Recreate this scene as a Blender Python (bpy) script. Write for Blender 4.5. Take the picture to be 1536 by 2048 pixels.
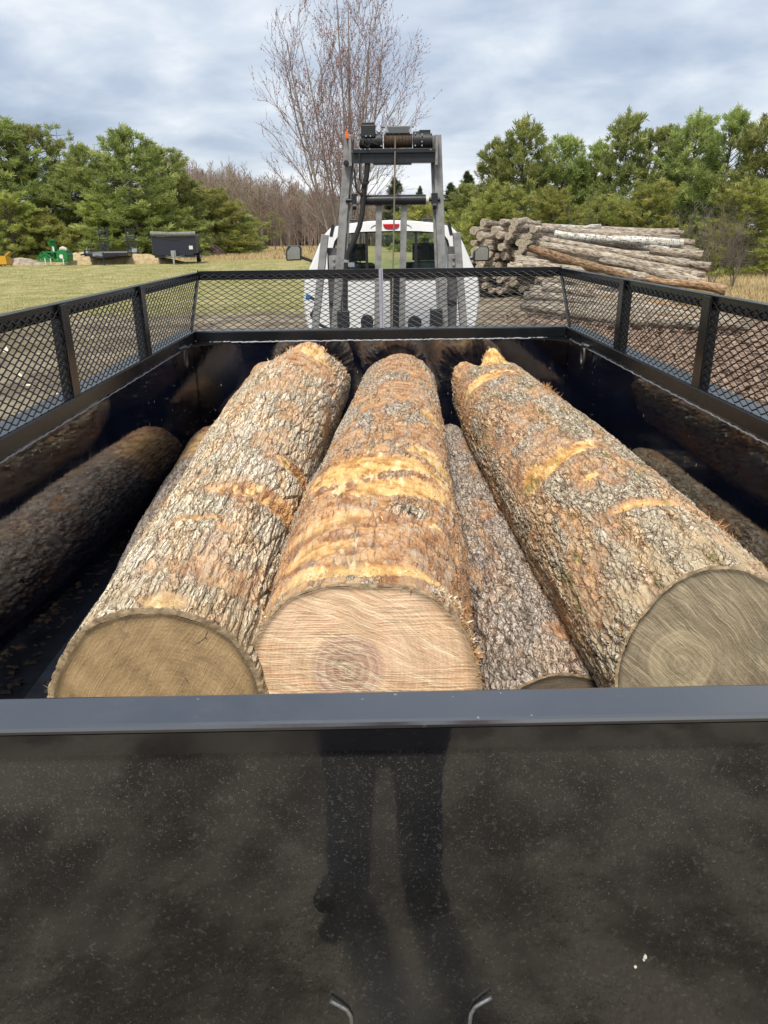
import bpy, bmesh, math, random
import numpy as np
from mathutils import Vector, Matrix
R = math.radians
random.seed(7); rng = np.random.default_rng(7)
for o in list(bpy.data.objects): bpy.data.objects.remove(o)
scn = bpy.context.scene
COL = scn.collection

# ------------------------------------------------------------------ camera
CAM = np.array([-0.0466, 0.0, 1.95]); PITCH, YAW, ROLL, FPX = .3551, .0118, -.0118, 1500.0
_f = np.array([math.sin(YAW)*math.cos(PITCH), math.cos(YAW)*math.cos(PITCH), -math.sin(PITCH)])
_r0 = np.array([math.cos(YAW), -math.sin(YAW), 0]); _u0 = np.cross(_r0, _f)
_r = math.cos(ROLL)*_r0 + math.sin(ROLL)*_u0
_u = -math.sin(ROLL)*_r0 + math.cos(ROLL)*_u0
cd = bpy.data.cameras.new('camera'); cam = bpy.data.objects.new('camera', cd); COL.objects.link(cam)
cam.matrix_world = Matrix(((_r[0], _u[0], -_f[0], CAM[0]), (_r[1], _u[1], -_f[1], CAM[1]), (_r[2], _u[2], -_f[2], CAM[2]), (0, 0, 0, 1)))
cd.sensor_fit = 'VERTICAL'; cd.sensor_height = 24; cd.lens = 24*FPX/2048
cd.clip_start = .02; cd.clip_end = 3000
scn.camera = cam
def at(px, py, Y):
    d = _f + (px-768)/FPX*_r + (1024-py)/FPX*_u
    return CAM + d*(Y/d[1])
def atz(px, py, z=0.0):
    d = _f + (px-768)/FPX*_r + (1024-py)/FPX*_u
    return CAM + d*((z-CAM[2])/d[2])

# ------------------------------------------------------------------ node helper
class NT:
    def __init__(s, nt): s.nt = nt; s.n = nt.nodes; s.l = nt.links
    def add(s, t, **kw):
        n = s.n.new(t)
        for k, v in kw.items():
            if k.startswith('_'): setattr(n, k[1:], v)
        return n
    def put(s, sock, v):
        if v is None: return
        if isinstance(v, bpy.types.NodeSocket): s.l.new(v, sock)
        elif hasattr(sock, 'default_value'):
            try: sock.default_value = v
            except Exception: sock.default_value = tuple(v)+(1,)
    def math(s, op, a, b=None, c=None, clamp=False):
        n = s.n.new('ShaderNodeMath'); n.operation = op; n.use_clamp = clamp
        s.put(n.inputs[0], a); s.put(n.inputs[1], b)
        if c is not None: s.put(n.inputs[2], c)
        return n.outputs[0]
    def mix(s, f, a, b, mode='MIX'):
        n = s.n.new('ShaderNodeMix'); n.data_type = 'RGBA'; n.blend_type = mode
        s.put(n.inputs[0], f); s.put(n.inputs[6], a if isinstance(a, bpy.types.NodeSocket) else tuple(a)+(1,) if len(a) == 3 else a)
        s.put(n.inputs[7], b if isinstance(b, bpy.types.NodeSocket) else tuple(b)+(1,) if len(b) == 3 else b)
        return n.outputs[2]
    def noise(s, vec, scale, detail=4, rough=.55, dist=0, out=0):
        n = s.n.new('ShaderNodeTexNoise'); s.put(n.inputs['Vector'], vec)
        n.inputs['Scale'].default_value = scale; n.inputs['Detail'].default_value = detail
        n.inputs['Roughness'].default_value = rough; n.inputs['Distortion'].default_value = dist
        return n.outputs[out]
    def voro(s, vec, scale, feature='F1', out='Distance', rand=1):
        n = s.n.new('ShaderNodeTexVoronoi'); n.feature = feature; s.put(n.inputs['Vector'], vec)
        n.inputs['Scale'].default_value = scale; n.inputs['Randomness'].default_value = rand
        return n.outputs[out]
    def ss(s, x, a, b, lo=0., hi=1.):
        n = s.n.new('ShaderNodeMapRange'); n.interpolation_type = 'SMOOTHSTEP'; s.put(n.inputs[0], x)
        for i, v in enumerate((a, b, lo, hi)): n.inputs[i+1].default_value = v
        return n.outputs[0]
    def mapv(s, vec, scale=(1, 1, 1), rot=(0, 0, 0), loc=(0, 0, 0)):
        n = s.n.new('ShaderNodeMapping'); s.put(n.inputs[0], vec)
        n.inputs['Scale'].default_value = scale; n.inputs['Rotation'].default_value = rot; n.inputs['Location'].default_value = loc
        return n.outputs[0]
    def obj(s): return s.n.new('ShaderNodeTexCoord').outputs['Object']
    def pos(s): return s.n.new('ShaderNodeNewGeometry').outputs['Position']
    def rnd(s): return s.n.new('ShaderNodeObjectInfo').outputs['Random']
    def attr(s, name, out='Color'):
        n = s.n.new('ShaderNodeAttribute'); n.attribute_name = name; return n.outputs[out]
    def bump(s, h, strength=.5, dist=.01):
        n = s.n.new('ShaderNodeBump'); n.inputs['Strength'].default_value = strength
        n.inputs['Distance'].default_value = dist; s.put(n.inputs['Height'], h); return n.outputs[0]
def material(name):
    m = bpy.data.materials.new(name); m.use_nodes = True
    return m, NT(m.node_tree), m.node_tree.nodes['Principled BSDF']
def setp(t, p, base=None, rough=None, metal=None, ior=None, normal=None, coat=None, spec=None, trans=None):
    if base is not None: t.put(p.inputs['Base Color'], base if isinstance(base, bpy.types.NodeSocket) else tuple(base)+(1,))
    if rough is not None: t.put(p.inputs['Roughness'], rough)
    if metal is not None: t.put(p.inputs['Metallic'], metal)
    if ior is not None: t.put(p.inputs['IOR'], ior)
    if normal is not None: t.put(p.inputs['Normal'], normal)
    if coat is not None: t.put(p.inputs['Coat Weight'], coat)
    if spec is not None: t.put(p.inputs['Specular IOR Level'], spec)
    if trans is not None: t.put(p.inputs['Transmission Weight'], trans)

# ------------------------------------------------------------------ world, sun, exposure
SUN_EL, SUN_AZ = R(56), R(198)          # azimuth clockwise from +Y: behind the camera, a little to the left
w = bpy.data.worlds.new('World'); scn.world = w; w.use_nodes = True
t = NT(w.node_tree); bg = w.node_tree.nodes['Background']
sky = t.add('ShaderNodeTexSky'); sky.sky_type = 'NISHITA'; sky.sun_disc = False
sky.sun_elevation = SUN_EL; sky.sun_rotation = SUN_AZ; sky.air_density = 1.2; sky.dust_density = 1.5
dirn = t.n.new('ShaderNodeTexCoord').outputs['Generated']
sep = t.n.new('ShaderNodeSeparateXYZ'); t.l.new(dirn, sep.inputs[0])
zz = t.math('ADD', t.math('MAXIMUM', sep.outputs[2], 0.0), .30)
cmb = t.n.new('ShaderNodeCombineXYZ')
t.put(cmb.inputs[0], t.math('DIVIDE', sep.outputs[0], zz)); t.put(cmb.inputs[1], t.math('DIVIDE', sep.outputs[1], zz)); cmb.inputs[2].default_value = 3.1
cv = t.mapv(cmb.outputs[0], (1.15, 1.35, 1), (0, 0, R(14)), (4.3, 2.2, 0))
big = t.noise(cv, 1.1, 6, .5, .2); mid = t.noise(cv, 3.2, 8, .52, .3)
cl = t.math('ADD', t.math('MULTIPLY', big, .62), t.math('MULTIPLY', mid, .38))
glow = t.math('MULTIPLY', t.ss(sep.outputs[0], -.12, .30), t.ss(sep.outputs[2], .34, .02))
cl = t.math('ADD', cl, t.math('MULTIPLY', glow, .09))
ramp = t.n.new('ShaderNodeValToRGB'); t.l.new(cl, ramp.inputs[0])
e = ramp.color_ramp.elements
e[0].position = .36; e[0].color = (2.75, 3.35, 4.4, 1); e[1].position = .70; e[1].color = (8.0, 8.0, 8.0, 1)
x = ramp.color_ramp.elements.new(.46); x.color = (3.7, 4.3, 5.3, 1)
x = ramp.color_ramp.elements.new(.55); x.color = (5.1, 5.6, 6.3, 1)
skyc = t.mix(.9, sky.outputs[0], ramp.outputs[0])
t.l.new(skyc, bg.inputs[0]); bg.inputs[1].default_value = .08
sd = bpy.data.lights.new('sun', 'SUN'); sun = bpy.data.objects.new('sun', sd); COL.objects.link(sun)
sd.energy = 2.2; sd.angle = R(12); sd.color = (1, .93, .80)
sv = Vector((math.sin(SUN_AZ)*math.cos(SUN_EL), math.cos(SUN_AZ)*math.cos(SUN_EL), math.sin(SUN_EL)))
sun.rotation_euler = sv.to_track_quat('Z', 'Y').to_euler()
scn.view_settings.view_transform = 'Standard'; scn.view_settings.look = 'None'
scn.view_settings.exposure = .85; scn.view_settings.gamma = 1
scn.cycles.max_bounces = 10; scn.cycles.transparent_max_bounces = 12
scn.cycles.use_adaptive_sampling = True

# ------------------------------------------------------------------ object helpers
def tag(o, label=None, cat=None, group=None, kind=None):
    if label: o['label'] = label
    if cat: o['category'] = cat
    if group: o['group'] = group
    if kind: o['kind'] = kind
    return o
def empty(name, loc=(0, 0, 0), rz=0, label=None, cat=None, group=None):
    o = bpy.data.objects.new(name, None); COL.objects.link(o); o.location = loc; o.rotation_euler[2] = rz
    o.empty_display_size = .1
    return tag(o, label, cat, group)
def meshobj(name, V, F, mat, parent=None, smooth=False, loc=None, mats=None, mi=None):
    me = bpy.data.meshes.new(name)
    if isinstance(V, np.ndarray) and isinstance(F, np.ndarray):
        me.vertices.add(len(V)); me.vertices.foreach_set('co', V.astype(np.float32).ravel())
        k = F.shape[1]
        me.loops.add(F.size); me.loops.foreach_set('vertex_index', F.astype(np.int32).ravel())
        me.polygons.add(len(F)); me.polygons.foreach_set('loop_start', np.arange(0, F.size, k, dtype=np.int32))
        me.polygons.foreach_set('loop_total', np.full(len(F), k, dtype=np.int32))
        me.update(calc_edges=True)
    else:
        me.from_pydata([tuple(v) for v in V], [], [tuple(f) for f in F])
    for m in (mats or [mat]): me.materials.append(m)
    if mi is not None: me.polygons.foreach_set('material_index', np.array(mi, dtype=np.int32))
    if smooth: me.polygons.foreach_set('use_smooth', np.ones(len(me.polygons), dtype=bool))
    me.update()
    o = bpy.data.objects.new(name, me); COL.objects.link(o)
    if parent: o.parent = parent
    if loc is not None: o.location = loc
    return o
def set_color(o, name, C):
    a = o.data.color_attributes.new(name, 'FLOAT_COLOR', 'POINT')
    buf = np.ones((len(C), 4), dtype=np.float32); buf[:, :3] = C; a.data.foreach_set('color', buf.ravel())
def set_float(o, name, v):
    a = o.data.attributes.new(name, 'FLOAT', 'POINT'); a.data.foreach_set('value', np.asarray(v, dtype=np.float32).ravel())
class MB:
    def __init__(s): s.V = []; s.F = []
    def _a(s, V, F):
        b = len(s.V); s.V.extend([tuple(v) for v in V]); s.F.extend([tuple(i+b for i in f) for f in F]); return s
    def box(s, x0, x1, y0, y1, z0, z1, M=None):
        V = [Vector(v) for v in ((x0, y0, z0), (x1, y0, z0), (x1, y1, z0), (x0, y1, z0), (x0, y0, z1), (x1, y0, z1), (x1, y1, z1), (x0, y1, z1))]
        if M: V = [M @ v for v in V]
        return s._a(V, [(0, 3, 2, 1), (4, 5, 6, 7), (0, 1, 5, 4), (1, 2, 6, 5), (2, 3, 7, 6), (3, 0, 4, 7)])
    def bar(s, a, b, w, h, up=(0, 0, 1), caps=True):      # rectangular bar from a to b, w across, h along up
        a = Vector(a); b = Vector(b); d = (b-a).normalized(); u = Vector(up); x = d.cross(u)
        if x.length < 1e-4: x = d.cross(Vector((0, 1, 0)))
        x.normalize(); u = x.cross(d)
        V = []
        for p in (a, b):
            for sx, su in ((-1, -1), (1, -1), (1, 1), (-1, 1)): V.append(p+x*(sx*w/2)+u*(su*h/2))
        return s._a(V, [(0, 1, 2, 3), (7, 6, 5, 4), (0, 4, 5, 1), (1, 5, 6, 2), (2, 6, 7, 3), (3, 7, 4, 0)])
    def tube(s, pts, r, n=10, cap=True):
        pts = [Vector(p) for p in pts]; k = len(pts)
        rr = r if hasattr(r, '__len__') else [r]*k
        V = []; F = []; ref = None
        for i, p in enumerate(pts):
            d = (pts[min(i+1, k-1)]-pts[max(i-1, 0)]).normalized()
            if ref is None:
                ref = d.cross(Vector((0, 0, 1)));
                if ref.length < .1: ref = d.cross(Vector((1, 0, 0)))
            x = (ref - d*ref.dot(d)).normalized(); ref = x; y = d.cross(x)
            for j in range(n):
                a = 2*math.pi*j/n; V.append(p+(x*math.cos(a)+y*math.sin(a))*rr[i])
        for i in range(k-1):
            for j in range(n):
                j2 = (j+1) % n; F.append((i*n+j, i*n+j2, (i+1)*n+j2, (i+1)*n+j))
        if cap: F.append(tuple(range(n))[::-1]); F.append(tuple(range((k-1)*n, k*n)))
        return s._a(V, F)
    def cyl(s, a, b, r, n=20): return s.tube([a, b], r, n)
    def prism(s, poly, a, b, axis=0):    # poly of 2-D points in the two other axes, extruded a..b along axis
        V = []
        for c in (a, b):
            for p in poly:
                v = list(p); v.insert(axis, c); V.append(v)
        n = len(poly)
        F = [tuple(range(n))[::-1], tuple(range(n, 2*n))]+[(i, (i+1) % n, n+(i+1) % n, n+i) for i in range(n)]
        return s._a(V, F)
    def build(s, name, mat, parent=None, smooth=False, bevel=0, loc=None):
        o = meshobj(name, s.V, s.F, mat, parent, False, loc)
        bm = bmesh.new(); bm.from_mesh(o.data); bmesh.ops.recalc_face_normals(bm, faces=bm.faces); bm.to_mesh(o.data); bm.free()
        if smooth:
            o.data.polygons.foreach_set('use_smooth', [True]*len(o.data.polygons)); 
            md = o.modifiers.new('split', 'EDGE_SPLIT'); md.split_angle = R(40)
        if bevel:
            md = o.modifiers.new('bevel', 'BEVEL'); md.width = bevel; md.segments = 2; md.limit_method = 'ANGLE'; md.angle_limit = R(35)
        return o
def segs(P0, P1, N, wid, thk):
    """many thin boxes between point arrays; N = sheet normal"""
    P0 = np.asarray(P0, float); P1 = np.asarray(P1, float); N = np.broadcast_to(np.asarray(N, float), P0.shape)
    d = P1-P0; d /= np.linalg.norm(d, axis=1)[:, None]; x = np.cross(d, N); x /= np.linalg.norm(x, axis=1)[:, None]
    V = np.stack([p+sx*x*wid/2+sn*N*thk/2 for p in (P0, P1) for sx, sn in ((-1, -1), (1, -1), (1, 1), (-1, 1))], 1).reshape(-1, 3)
    q = np.array([(0, 4, 5, 1), (1, 5, 6, 2), (2, 6, 7, 3), (3, 7, 4, 0)])
    F = (np.arange(len(P0))[:, None, None]*8+q[None]).reshape(-1, 4)
    return V, F
def copy_tree(o, parent=None):
    c = o.copy(); COL.objects.link(c)
    if parent: c.parent = parent
    for ch in list(o.children): copy_tree(ch, c)
    return c

# ------------------------------------------------------------------ numpy noise
def hash3(ix, iy, iz, seed=0):
    h = (ix.astype(np.int64)*374761393 + iy.astype(np.int64)*668265263 + iz.astype(np.int64)*2147483647 + seed*974634777) & 0xffffffff
    h = ((h ^ (h >> 13))*1274126177) & 0xffffffff
    h = ((h ^ (h >> 16))*2246822519) & 0xffffffff
    return ((h ^ (h >> 15)) & 0xffffff)/float(0xffffff)
def vnoise(P, seed=0):
    I = np.floor(P).astype(np.int64); f = P-I; f = f*f*(3-2*f); r = 0
    for dx in (0, 1):
        for dy in (0, 1):
            for dz in (0, 1):
                wgt = (f[..., 0] if dx else 1-f[..., 0])*(f[..., 1] if dy else 1-f[..., 1])*(f[..., 2] if dz else 1-f[..., 2])
                r = r+wgt*hash3(I[..., 0]+dx, I[..., 1]+dy, I[..., 2]+dz, seed)
    return r
def fbm(P, oct=4, seed=0, gain=.5):
    a = 1; s = 0; tot = 0
    for i in range(oct):
        s = s+a*vnoise(P*2.03**i+i*17.3, seed+i); tot += a; a *= gain
    return s/tot
def worley(a, b, na, seed=0):
    """2-D cell noise, periodic with na cells in a -> F1, F2, cell id"""
    ia = np.floor(a).astype(np.int64); ib = np.floor(b).astype(np.int64)
    F1 = np.full(a.shape, 9.); F2 = np.full(a.shape, 9.); cid = np.zeros(a.shape); dv = np.zeros(a.shape)
    for da in (-1, 0, 1):
        for db in (-1, 0, 1):
            ca = (ia+da) % na; cb = ib+db; z = np.zeros_like(ca)
            px = ia+da+hash3(ca, cb, z, seed); py = cb+hash3(ca, cb, z, seed+1)
            d = np.hypot(px-a, py-b); c = hash3(ca, cb, z, seed+2)
            m = d < F1
            F2 = np.where(m, F1, np.minimum(F2, d)); cid = np.where(m, c, cid); dv = np.where(m, b-py, dv); F1 = np.where(m, d, F1)
    return F1, F2, cid, dv
def sst(x, a, b):
    t_ = np.clip((x-a)/(b-a), 0, 1); return t_*t_*(3-2*t_)
def lerp(a, b, f): return a+(b-a)*f
# ------------------------------------------------------------------ bark material (albedo comes from the modelled bark: plates, wounds, bare wood)
def bark_material(name, sy, sc1, sc2, dark=.42, wa=.045):
    m, t, p = material(name)
    P = t.obj(); c = t.attr('albedo'); k_ = t.attr('crk', 'Fac')
    fine = t.noise(t.mapv(P, (1, .5, 1)), 190, 3, .6); med = t.noise(t.mapv(P, (1, sy*.8, 1)), 70, 5, .65)
    nz = t.noise(P, 22, 3, .6, out=1); sc_ = t.n.new('ShaderNodeVectorMath'); sc_.operation = 'SCALE'; t.l.new(nz, sc_.inputs[0]); sc_.inputs['Scale'].default_value = wa
    wv = t.n.new('ShaderNodeVectorMath'); wv.operation = 'ADD'; t.l.new(P, wv.inputs[0]); t.l.new(sc_.outputs[0], wv.inputs[1])
    ed = t.voro(t.mapv(wv.outputs[0], (1, sy, 1)), sc1, 'DISTANCE_TO_EDGE'); ed2 = t.voro(t.mapv(wv.outputs[0], (1, sy*1.6, 1)), sc2, 'DISTANCE_TO_EDGE')
    thin = t.ss(t.noise(P, 26, 3, .6), .38, .58)           # cracks open and close along their length
    ck = t.math('SUBTRACT', 1, t.math('MULTIPLY', t.math('SUBTRACT', 1, t.ss(ed, .01, .085)), t.math('ADD', .12, t.math('MULTIPLY', thin, .88))))
    ck2 = t.ss(ed2, .0, .14)
    c3 = t.mix(1.0, c, t.mix(fine, (.78, .77, .76), (1.25, 1.25, 1.25)), 'MULTIPLY')
    c3 = t.mix(1.0, c3, t.mix(med, (.72, .70, .68), (1.34, 1.35, 1.36)), 'MULTIPLY')
    c3 = t.mix(k_, c3, t.mix(1., c3, t.mix(ck, (dark*.55, dark*.46, dark*.40), (1.08, 1.08, 1.08)), 'MULTIPLY'))
    c3 = t.mix(t.math('MULTIPLY', k_, .7), c3, t.mix(1., c3, t.mix(ck2, (.76, .72, .68), (1.04, 1.04, 1.04)), 'MULTIPLY'))
    h = t.math('ADD', t.math('MULTIPLY', med, .5), t.math('MULTIPLY', fine, .3)); h = t.math('ADD', h, t.math('MULTIPLY', t.math('MULTIPLY', t.ss(ed, .0, .11), k_), .9)); h = t.math('ADD', h, t.math('MULTIPLY', t.math('MULTIPLY', ck2, k_), .35))
    setp(t, p, c3, .88, spec=.25, normal=t.bump(h, 1., .007))
    return m
M_BARK = bark_material('bark', .22, 62, 120, .80)
M_BARK_OAK = bark_material('ridged_bark', .11, 66, 130, .85, .022)
def wood_face_material(name, base, alt, heart, hr, saw_ang, saw_amt, fan=False, lines=0., cracks=1., ringy=.55, dirt=.3, dirtc=(.16, .12, .07)):
    """sawn end: rings round the pith (object origin), saw marks, heartwood, grime"""
    m, t, p = material(name); P = t.obj()
    sx = t.n.new('ShaderNodeSeparateXYZ'); t.l.new(P, sx.inputs[0])
    rad = t.math('SQRT', t.math('ADD', t.math('POWER', sx.outputs[0], 2), t.math('POWER', sx.outputs[2], 2)))
    wob = t.noise(P, 9, 4, .6); radw = t.math('ADD', rad, t.math('MULTIPLY', wob, .022))
    rings = t.noise(t.math('MULTIPLY', radw, 1.0) if False else None, 1) if False else None
    rg = t.math('SINE', t.math('MULTIPLY', radw, 900)); rg2 = t.math('SINE', t.math('MULTIPLY', radw, 333))
    rings = t.math('ADD', t.math('MULTIPLY', rg, .5), t.math('MULTIPLY', rg2, .5))
    vs = t.mapv(P, (1, 1, 1), (0, R(saw_ang), 0))
    sv_ = t.n.new('ShaderNodeSeparateXYZ'); t.l.new(vs, sv_.inputs[0]); cv_ = t.n.new('ShaderNodeCombineXYZ'); t.l.new(sv_.outputs[0], cv_.inputs[0]); t.l.new(sv_.outputs[1], cv_.inputs[1])
    arcd = t.math('ADD', t.math('MULTIPLY', t.math('POWER', t.math('ADD', sv_.outputs[0], .25), 2), .55), t.math('MULTIPLY', t.math('SUBTRACT', t.noise(P, 14, 3, .5), .5), .022)); t.put(cv_.inputs[2], t.math('ADD', sv_.outputs[2], arcd)); vs = cv_.outputs[0]
    st = t.noise(t.mapv(vs, (9, 9, 330)), 1, 6, .65, .0); st2 = t.noise(t.mapv(vs, (22, 22, 900), (0, .07, 0)), 1, 4, .65)
    st = t.math('ADD', t.math('MULTIPLY', st, .6), t.math('MULTIPLY', st2, .4))
    if fan:
        vf = t.mapv(P, (10, 10, 380), (0, R(-22), 0)); sf = t.noise(vf, 1, 6, .6)
        msk = t.ss(t.noise(t.mapv(P, (1, 1, 1), (0, 0, 0), (3, 1, 2)), 4.5, 2), .46, .54); st = t.math('ADD', t.math('MULTIPLY', st, msk), t.math('MULTIPLY', sf, t.math('SUBTRACT', 1, msk)))
    blot = t.noise(P, 7, 5, .6, .4)
    c = t.mix(t.ss(blot, .35, .65), base, alt)
    hm = t.ss(t.math('ADD', rad, t.math('MULTIPLY', wob, .018)), hr+.013, hr+.006)
    c = t.mix(hm, c, heart)
    core = t.ss(t.math('ADD', rad, t.math('MULTIPLY', wob, .02)), hr*.62+.012, hr*.62+.005)
    c = t.mix(t.math('MULTIPLY', core, .35), c, tuple(v*.55 for v in heart))
    c = t.mix(1., c, t.mix(t.math('ADD', t.math('MULTIPLY', rings, .5), .5), (.90, .88, .86), (1.06, 1.06, 1.06)), 'MULTIPLY')
    c = t.mix(saw_amt, c, t.mix(1., c, t.mix(t.ss(st, .32, .68), (.55, .50, .45), (1.30, 1.30, 1.28)), 'MULTIPLY'))
    low = t.math('SINE', t.math('MULTIPLY', t.math('ADD', rad, t.math('MULTIPLY', wob, .014)), 420)); c = t.mix(t.math('MULTIPLY', hm, ringy), c, t.mix(1., c, t.mix(t.ss(low, -.6, .8), (.72, .68, .66), (1.22, 1.2, 1.18)), 'MULTIPLY'))
    ln_ = t.ss(t.math('ABSOLUTE', t.math('SUBTRACT', t.noise(t.mapv(vs, (3.5, 3.5, 130)), 1, 3, .5), .5)), .022, .006); c = t.mix(t.math('MULTIPLY', ln_, lines), c, tuple(min(1, v*1.75) for v in base))
    cr_ = t.ss(t.voro(t.mapv(P, (1, 1, 1), (0, 0, 0), (.31, 0, .17)), 7.5, 'DISTANCE_TO_EDGE'), .012, .002); cr_ = t.math('MULTIPLY', t.math('MULTIPLY', cr_, cracks), t.ss(t.noise(P, 8, 3, .6), .56, .62)); c = t.mix(cr_, c, tuple(v*.25 for v in dirtc))
    speck = t.ss(t.noise(P, 240, 3, .7), .50, .75); c = t.mix(t.math('MULTIPLY', speck, .35), c, tuple(min(1, v*1.7) for v in base))
    d = t.ss(t.noise(P, 11, 6, .7), .5, .72); c = t.mix(t.math('MULTIPLY', d, dirt), c, dirtc)
    rim = t.ss(t.attr('rim', 'Fac'), .90, 1.0); c = t.mix(t.math('MULTIPLY', rim, .55), c, tuple(v*.5 for v in dirtc))
    h = t.math('ADD', t.math('MULTIPLY', st, 1.0), t.math('MULTIPLY', t.noise(P, 200, 3, .7), .35))
    setp(t, p, c, .8, spec=.3, normal=t.bump(h, .55, .006))
    return m

class Log:
    """A felled log lying along +Y: centre line, radius, bark relief and wounds all modelled in the mesh."""
    def __init__(s, name, Y, X, Z, Rr, tilt, seed, ring, style, wounds=(), bumps=(), far_jag=.02, near_cut=True, ny=None, nth=540, lobes=(.03, .02, .012)):
        s.name = name; s.Y = Y; s.X = X; s.Z = Z; s.R = Rr; s.seed = seed
        y0, y1 = Y[0], Y[-1]
        # rows: finer near the camera
        ys = [y0]
        while ys[-1] < y1: ys.append(ys[-1]+ring*(.8+.55*max(0, ys[-1]-1.2)))
        ys = np.array(ys); ys = y0+(ys-y0)*(y1-y0)/(ys[-1]-y0); n = len(ys)
        th = np.linspace(0, 2*np.pi, nth, endpoint=False)
        YY, TH = np.meshgrid(ys, th, indexing='ij')
        c3 = np.stack([np.cos(TH), np.sin(TH), YY], -1)
        r = np.interp(YY, Y, Rr)
        l1, l2, l3 = lobes
        lob = 1+l1*np.cos(2*TH+seed+YY*.4)+l2*np.cos(3*TH+1.7*seed-YY*.7)+l3*np.cos(5*TH+2.3*seed+YY)
        lob = lob+.05*(fbm(c3*np.array([1.3, 1.3, 1.6])+seed*3.1, 3, seed)-.5)*2
        r = r*lob
        for (by, bt, dy, dt, amp) in bumps:
            da = (np.degrees(TH)-bt+180) % 360-180
            r = r+amp*np.exp(-((YY-by)/dy)**2-(da/dt)**2)
        arc = TH/(2*np.pi)
        per = 2*np.pi*np.mean(Rr)
        nu = style['nu']; ln = style['len']
        wu = (fbm(c3*np.array([5, 5, 6])+seed, 3, seed+1)-.5)*style['warp']
        wv = (fbm(c3*np.array([5, 5, 6])+seed+40, 3, seed+2)-.5)*style['warp']*.6
        a = (arc+style['spiral']*(YY-y0)/per)*nu+wu*1.6; b = YY/ln+wv
        F1, F2, cid, dv = worley(a, b, nu, seed)
        F1b, F2b, cidb, dvb = worley(a*2+wu, b*1.3, nu*2, seed+9)
        fis = sst(F2-F1, .02, style['fw']); fis2 = sst(F2b-F1b, .0, .35)
        fib = fbm(np.stack([np.cos(TH)*40, np.sin(TH)*40, YY*14], -1)+seed, 4, seed+5, .6)
        grit = vnoise(np.stack([np.cos(TH)*95, np.sin(TH)*95, YY*120], -1), seed+6)
        big = fbm(c3*np.array([3, 3, 2.2])+seed*5, 4, seed+7)
        rg_ = 1-np.abs(2*fbm(np.stack([np.cos(TH)*style['furf'], np.sin(TH)*style['furf'], (YY+.05*np.sin(TH*3))*style['furl']], -1)+seed*2.2+wu[..., None]*.6, 3, seed+4, .55)-1)
        fur = 1-sst(rg_, .86, .985)          # long interlacing furrows
        bark = fis*(.88+.12*fis2)*(.74+.26*cid)*(.35+.65*fur)+style['tiltp']*np.clip(dv, -.7, .7)*fis*fur
        H = style['depth']*(bark-.6)+style['depth']*.5*(fib-.5)+.0012*(grit-.5)+.010*(big-.5)
        ridge, mid, deep = [np.array(v) for v in style['cols']]
        tone = np.clip(.66*bark+.50*fib+.12*(cid-.5)+.16*(grit-.5), 0, 1)[..., None]
        C = lerp(deep, mid, sst(tone, .12, .40)); C = lerp(C, ridge, sst(tone, .38, .78))
        pale = sst(big+.35*(fib-.5), .50, .68)[..., None]; C = lerp(C, C*np.array(style['pale']), pale)
        tanm = sst(fbm(c3*np.array([4.5, 4.5, 5])+seed*9, 4, seed+11), .48, .62)[..., None]; C = lerp(C, C*np.array([1.18, .92, .70]), tanm*style.get('tan', .7))
        # general scuffing: bark knocked off by dragging, brown inner bark shows
        sc = fbm(c3*np.array([3.2, 3.2, 4.5])+seed*13, 5, seed+12, .6)
        sm = sst(sc+.25*(fib-.5), style['scuff'], style['scuff']+.07)
        A = np.zeros(YY.shape); T = np.zeros(YY.shape)       # abrasion, torn wood
        cover = np.zeros(YY.shape)
        # wound noise: torn fibres run round the log where the grapple dragged
        wn = fbm(np.stack([np.cos(TH)*5+YY*1.2, np.sin(TH)*5, YY*34], -1)+seed, 5, seed+21, .62)
        wn2 = fbm(c3*np.array([16, 16, 22])+seed, 5, seed+22, .65)
        for wd in wounds:
            wy, wt, dy, dt, rot, kind, amt = wd
            rr = np.interp(wy, Y, Rr)
            da = ((np.degrees(TH)-wt+180) % 360-180)*np.pi/180*rr; dd = YY-wy
            cr, sr = math.cos(R(rot)), math.sin(R(rot)); u_ = dd*cr+da*sr; v_ = -dd*sr+da*cr
            q = np.sqrt((u_/dy)**2+(v_/dt)**2)
            mk = sst(1.25-q+1.5*(wn2-.5)+.8*(wn-.5), 0, .45)*amt
            if kind == 'a': A = np.maximum(A, mk)
            elif kind == 'p': T = T*(1-mk*.9); A = A*(1-mk); cover = np.maximum(cover, mk)
            elif kind == 'g': T = np.maximum(T, mk*sst(wn2, .44, .56)); A = np.maximum(A, sst(1.8-q+1.5*(wn2-.5), 0, .5)*amt)
            else: T = np.maximum(T, mk); A = np.maximum(A, sst(1.7-q+1.5*(wn2-.5), 0, .5)*amt)
            if kind == 'g': H = H-.030*mk*sst(1.1-q, 0, .8)+.010*sst(q, .9, 1.15)*sst(1.5-q, 0, .3)
        A = np.maximum(A, sm*style['scuff_amt']*(1-cover))
        ab = lerp(np.array([.30, .125, .050]), np.array([.66, .37, .165]), sst(wn, .30, .68)[..., None])
        ab = lerp(ab, np.array([.50, .42, .32]), sst(wn2, .54, .68)[..., None]*.7)
        ab = lerp(ab, np.array([.10, .06, .04]), sst(.40-fib, 0, .10)[..., None]*.8)
        to = lerp(np.array([.46, .23, .07]), np.array([.74, .50, .20]), sst(wn*.6+wn2*.4, .36, .60)[..., None])
        to = lerp(to, np.array([.80, .66, .42]), sst(wn2, .58, .70)[..., None]*.7)
        C = lerp(C, ab, (A*(1-.25*bark))[..., None]); C = lerp(C, to, sst(T, .35, .75)[..., None])
        gm = sst(fbm(c3*np.array([9, 9, 10])+seed*3, 4, seed+31), .66, .72)*style.get('moss', 0)
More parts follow.
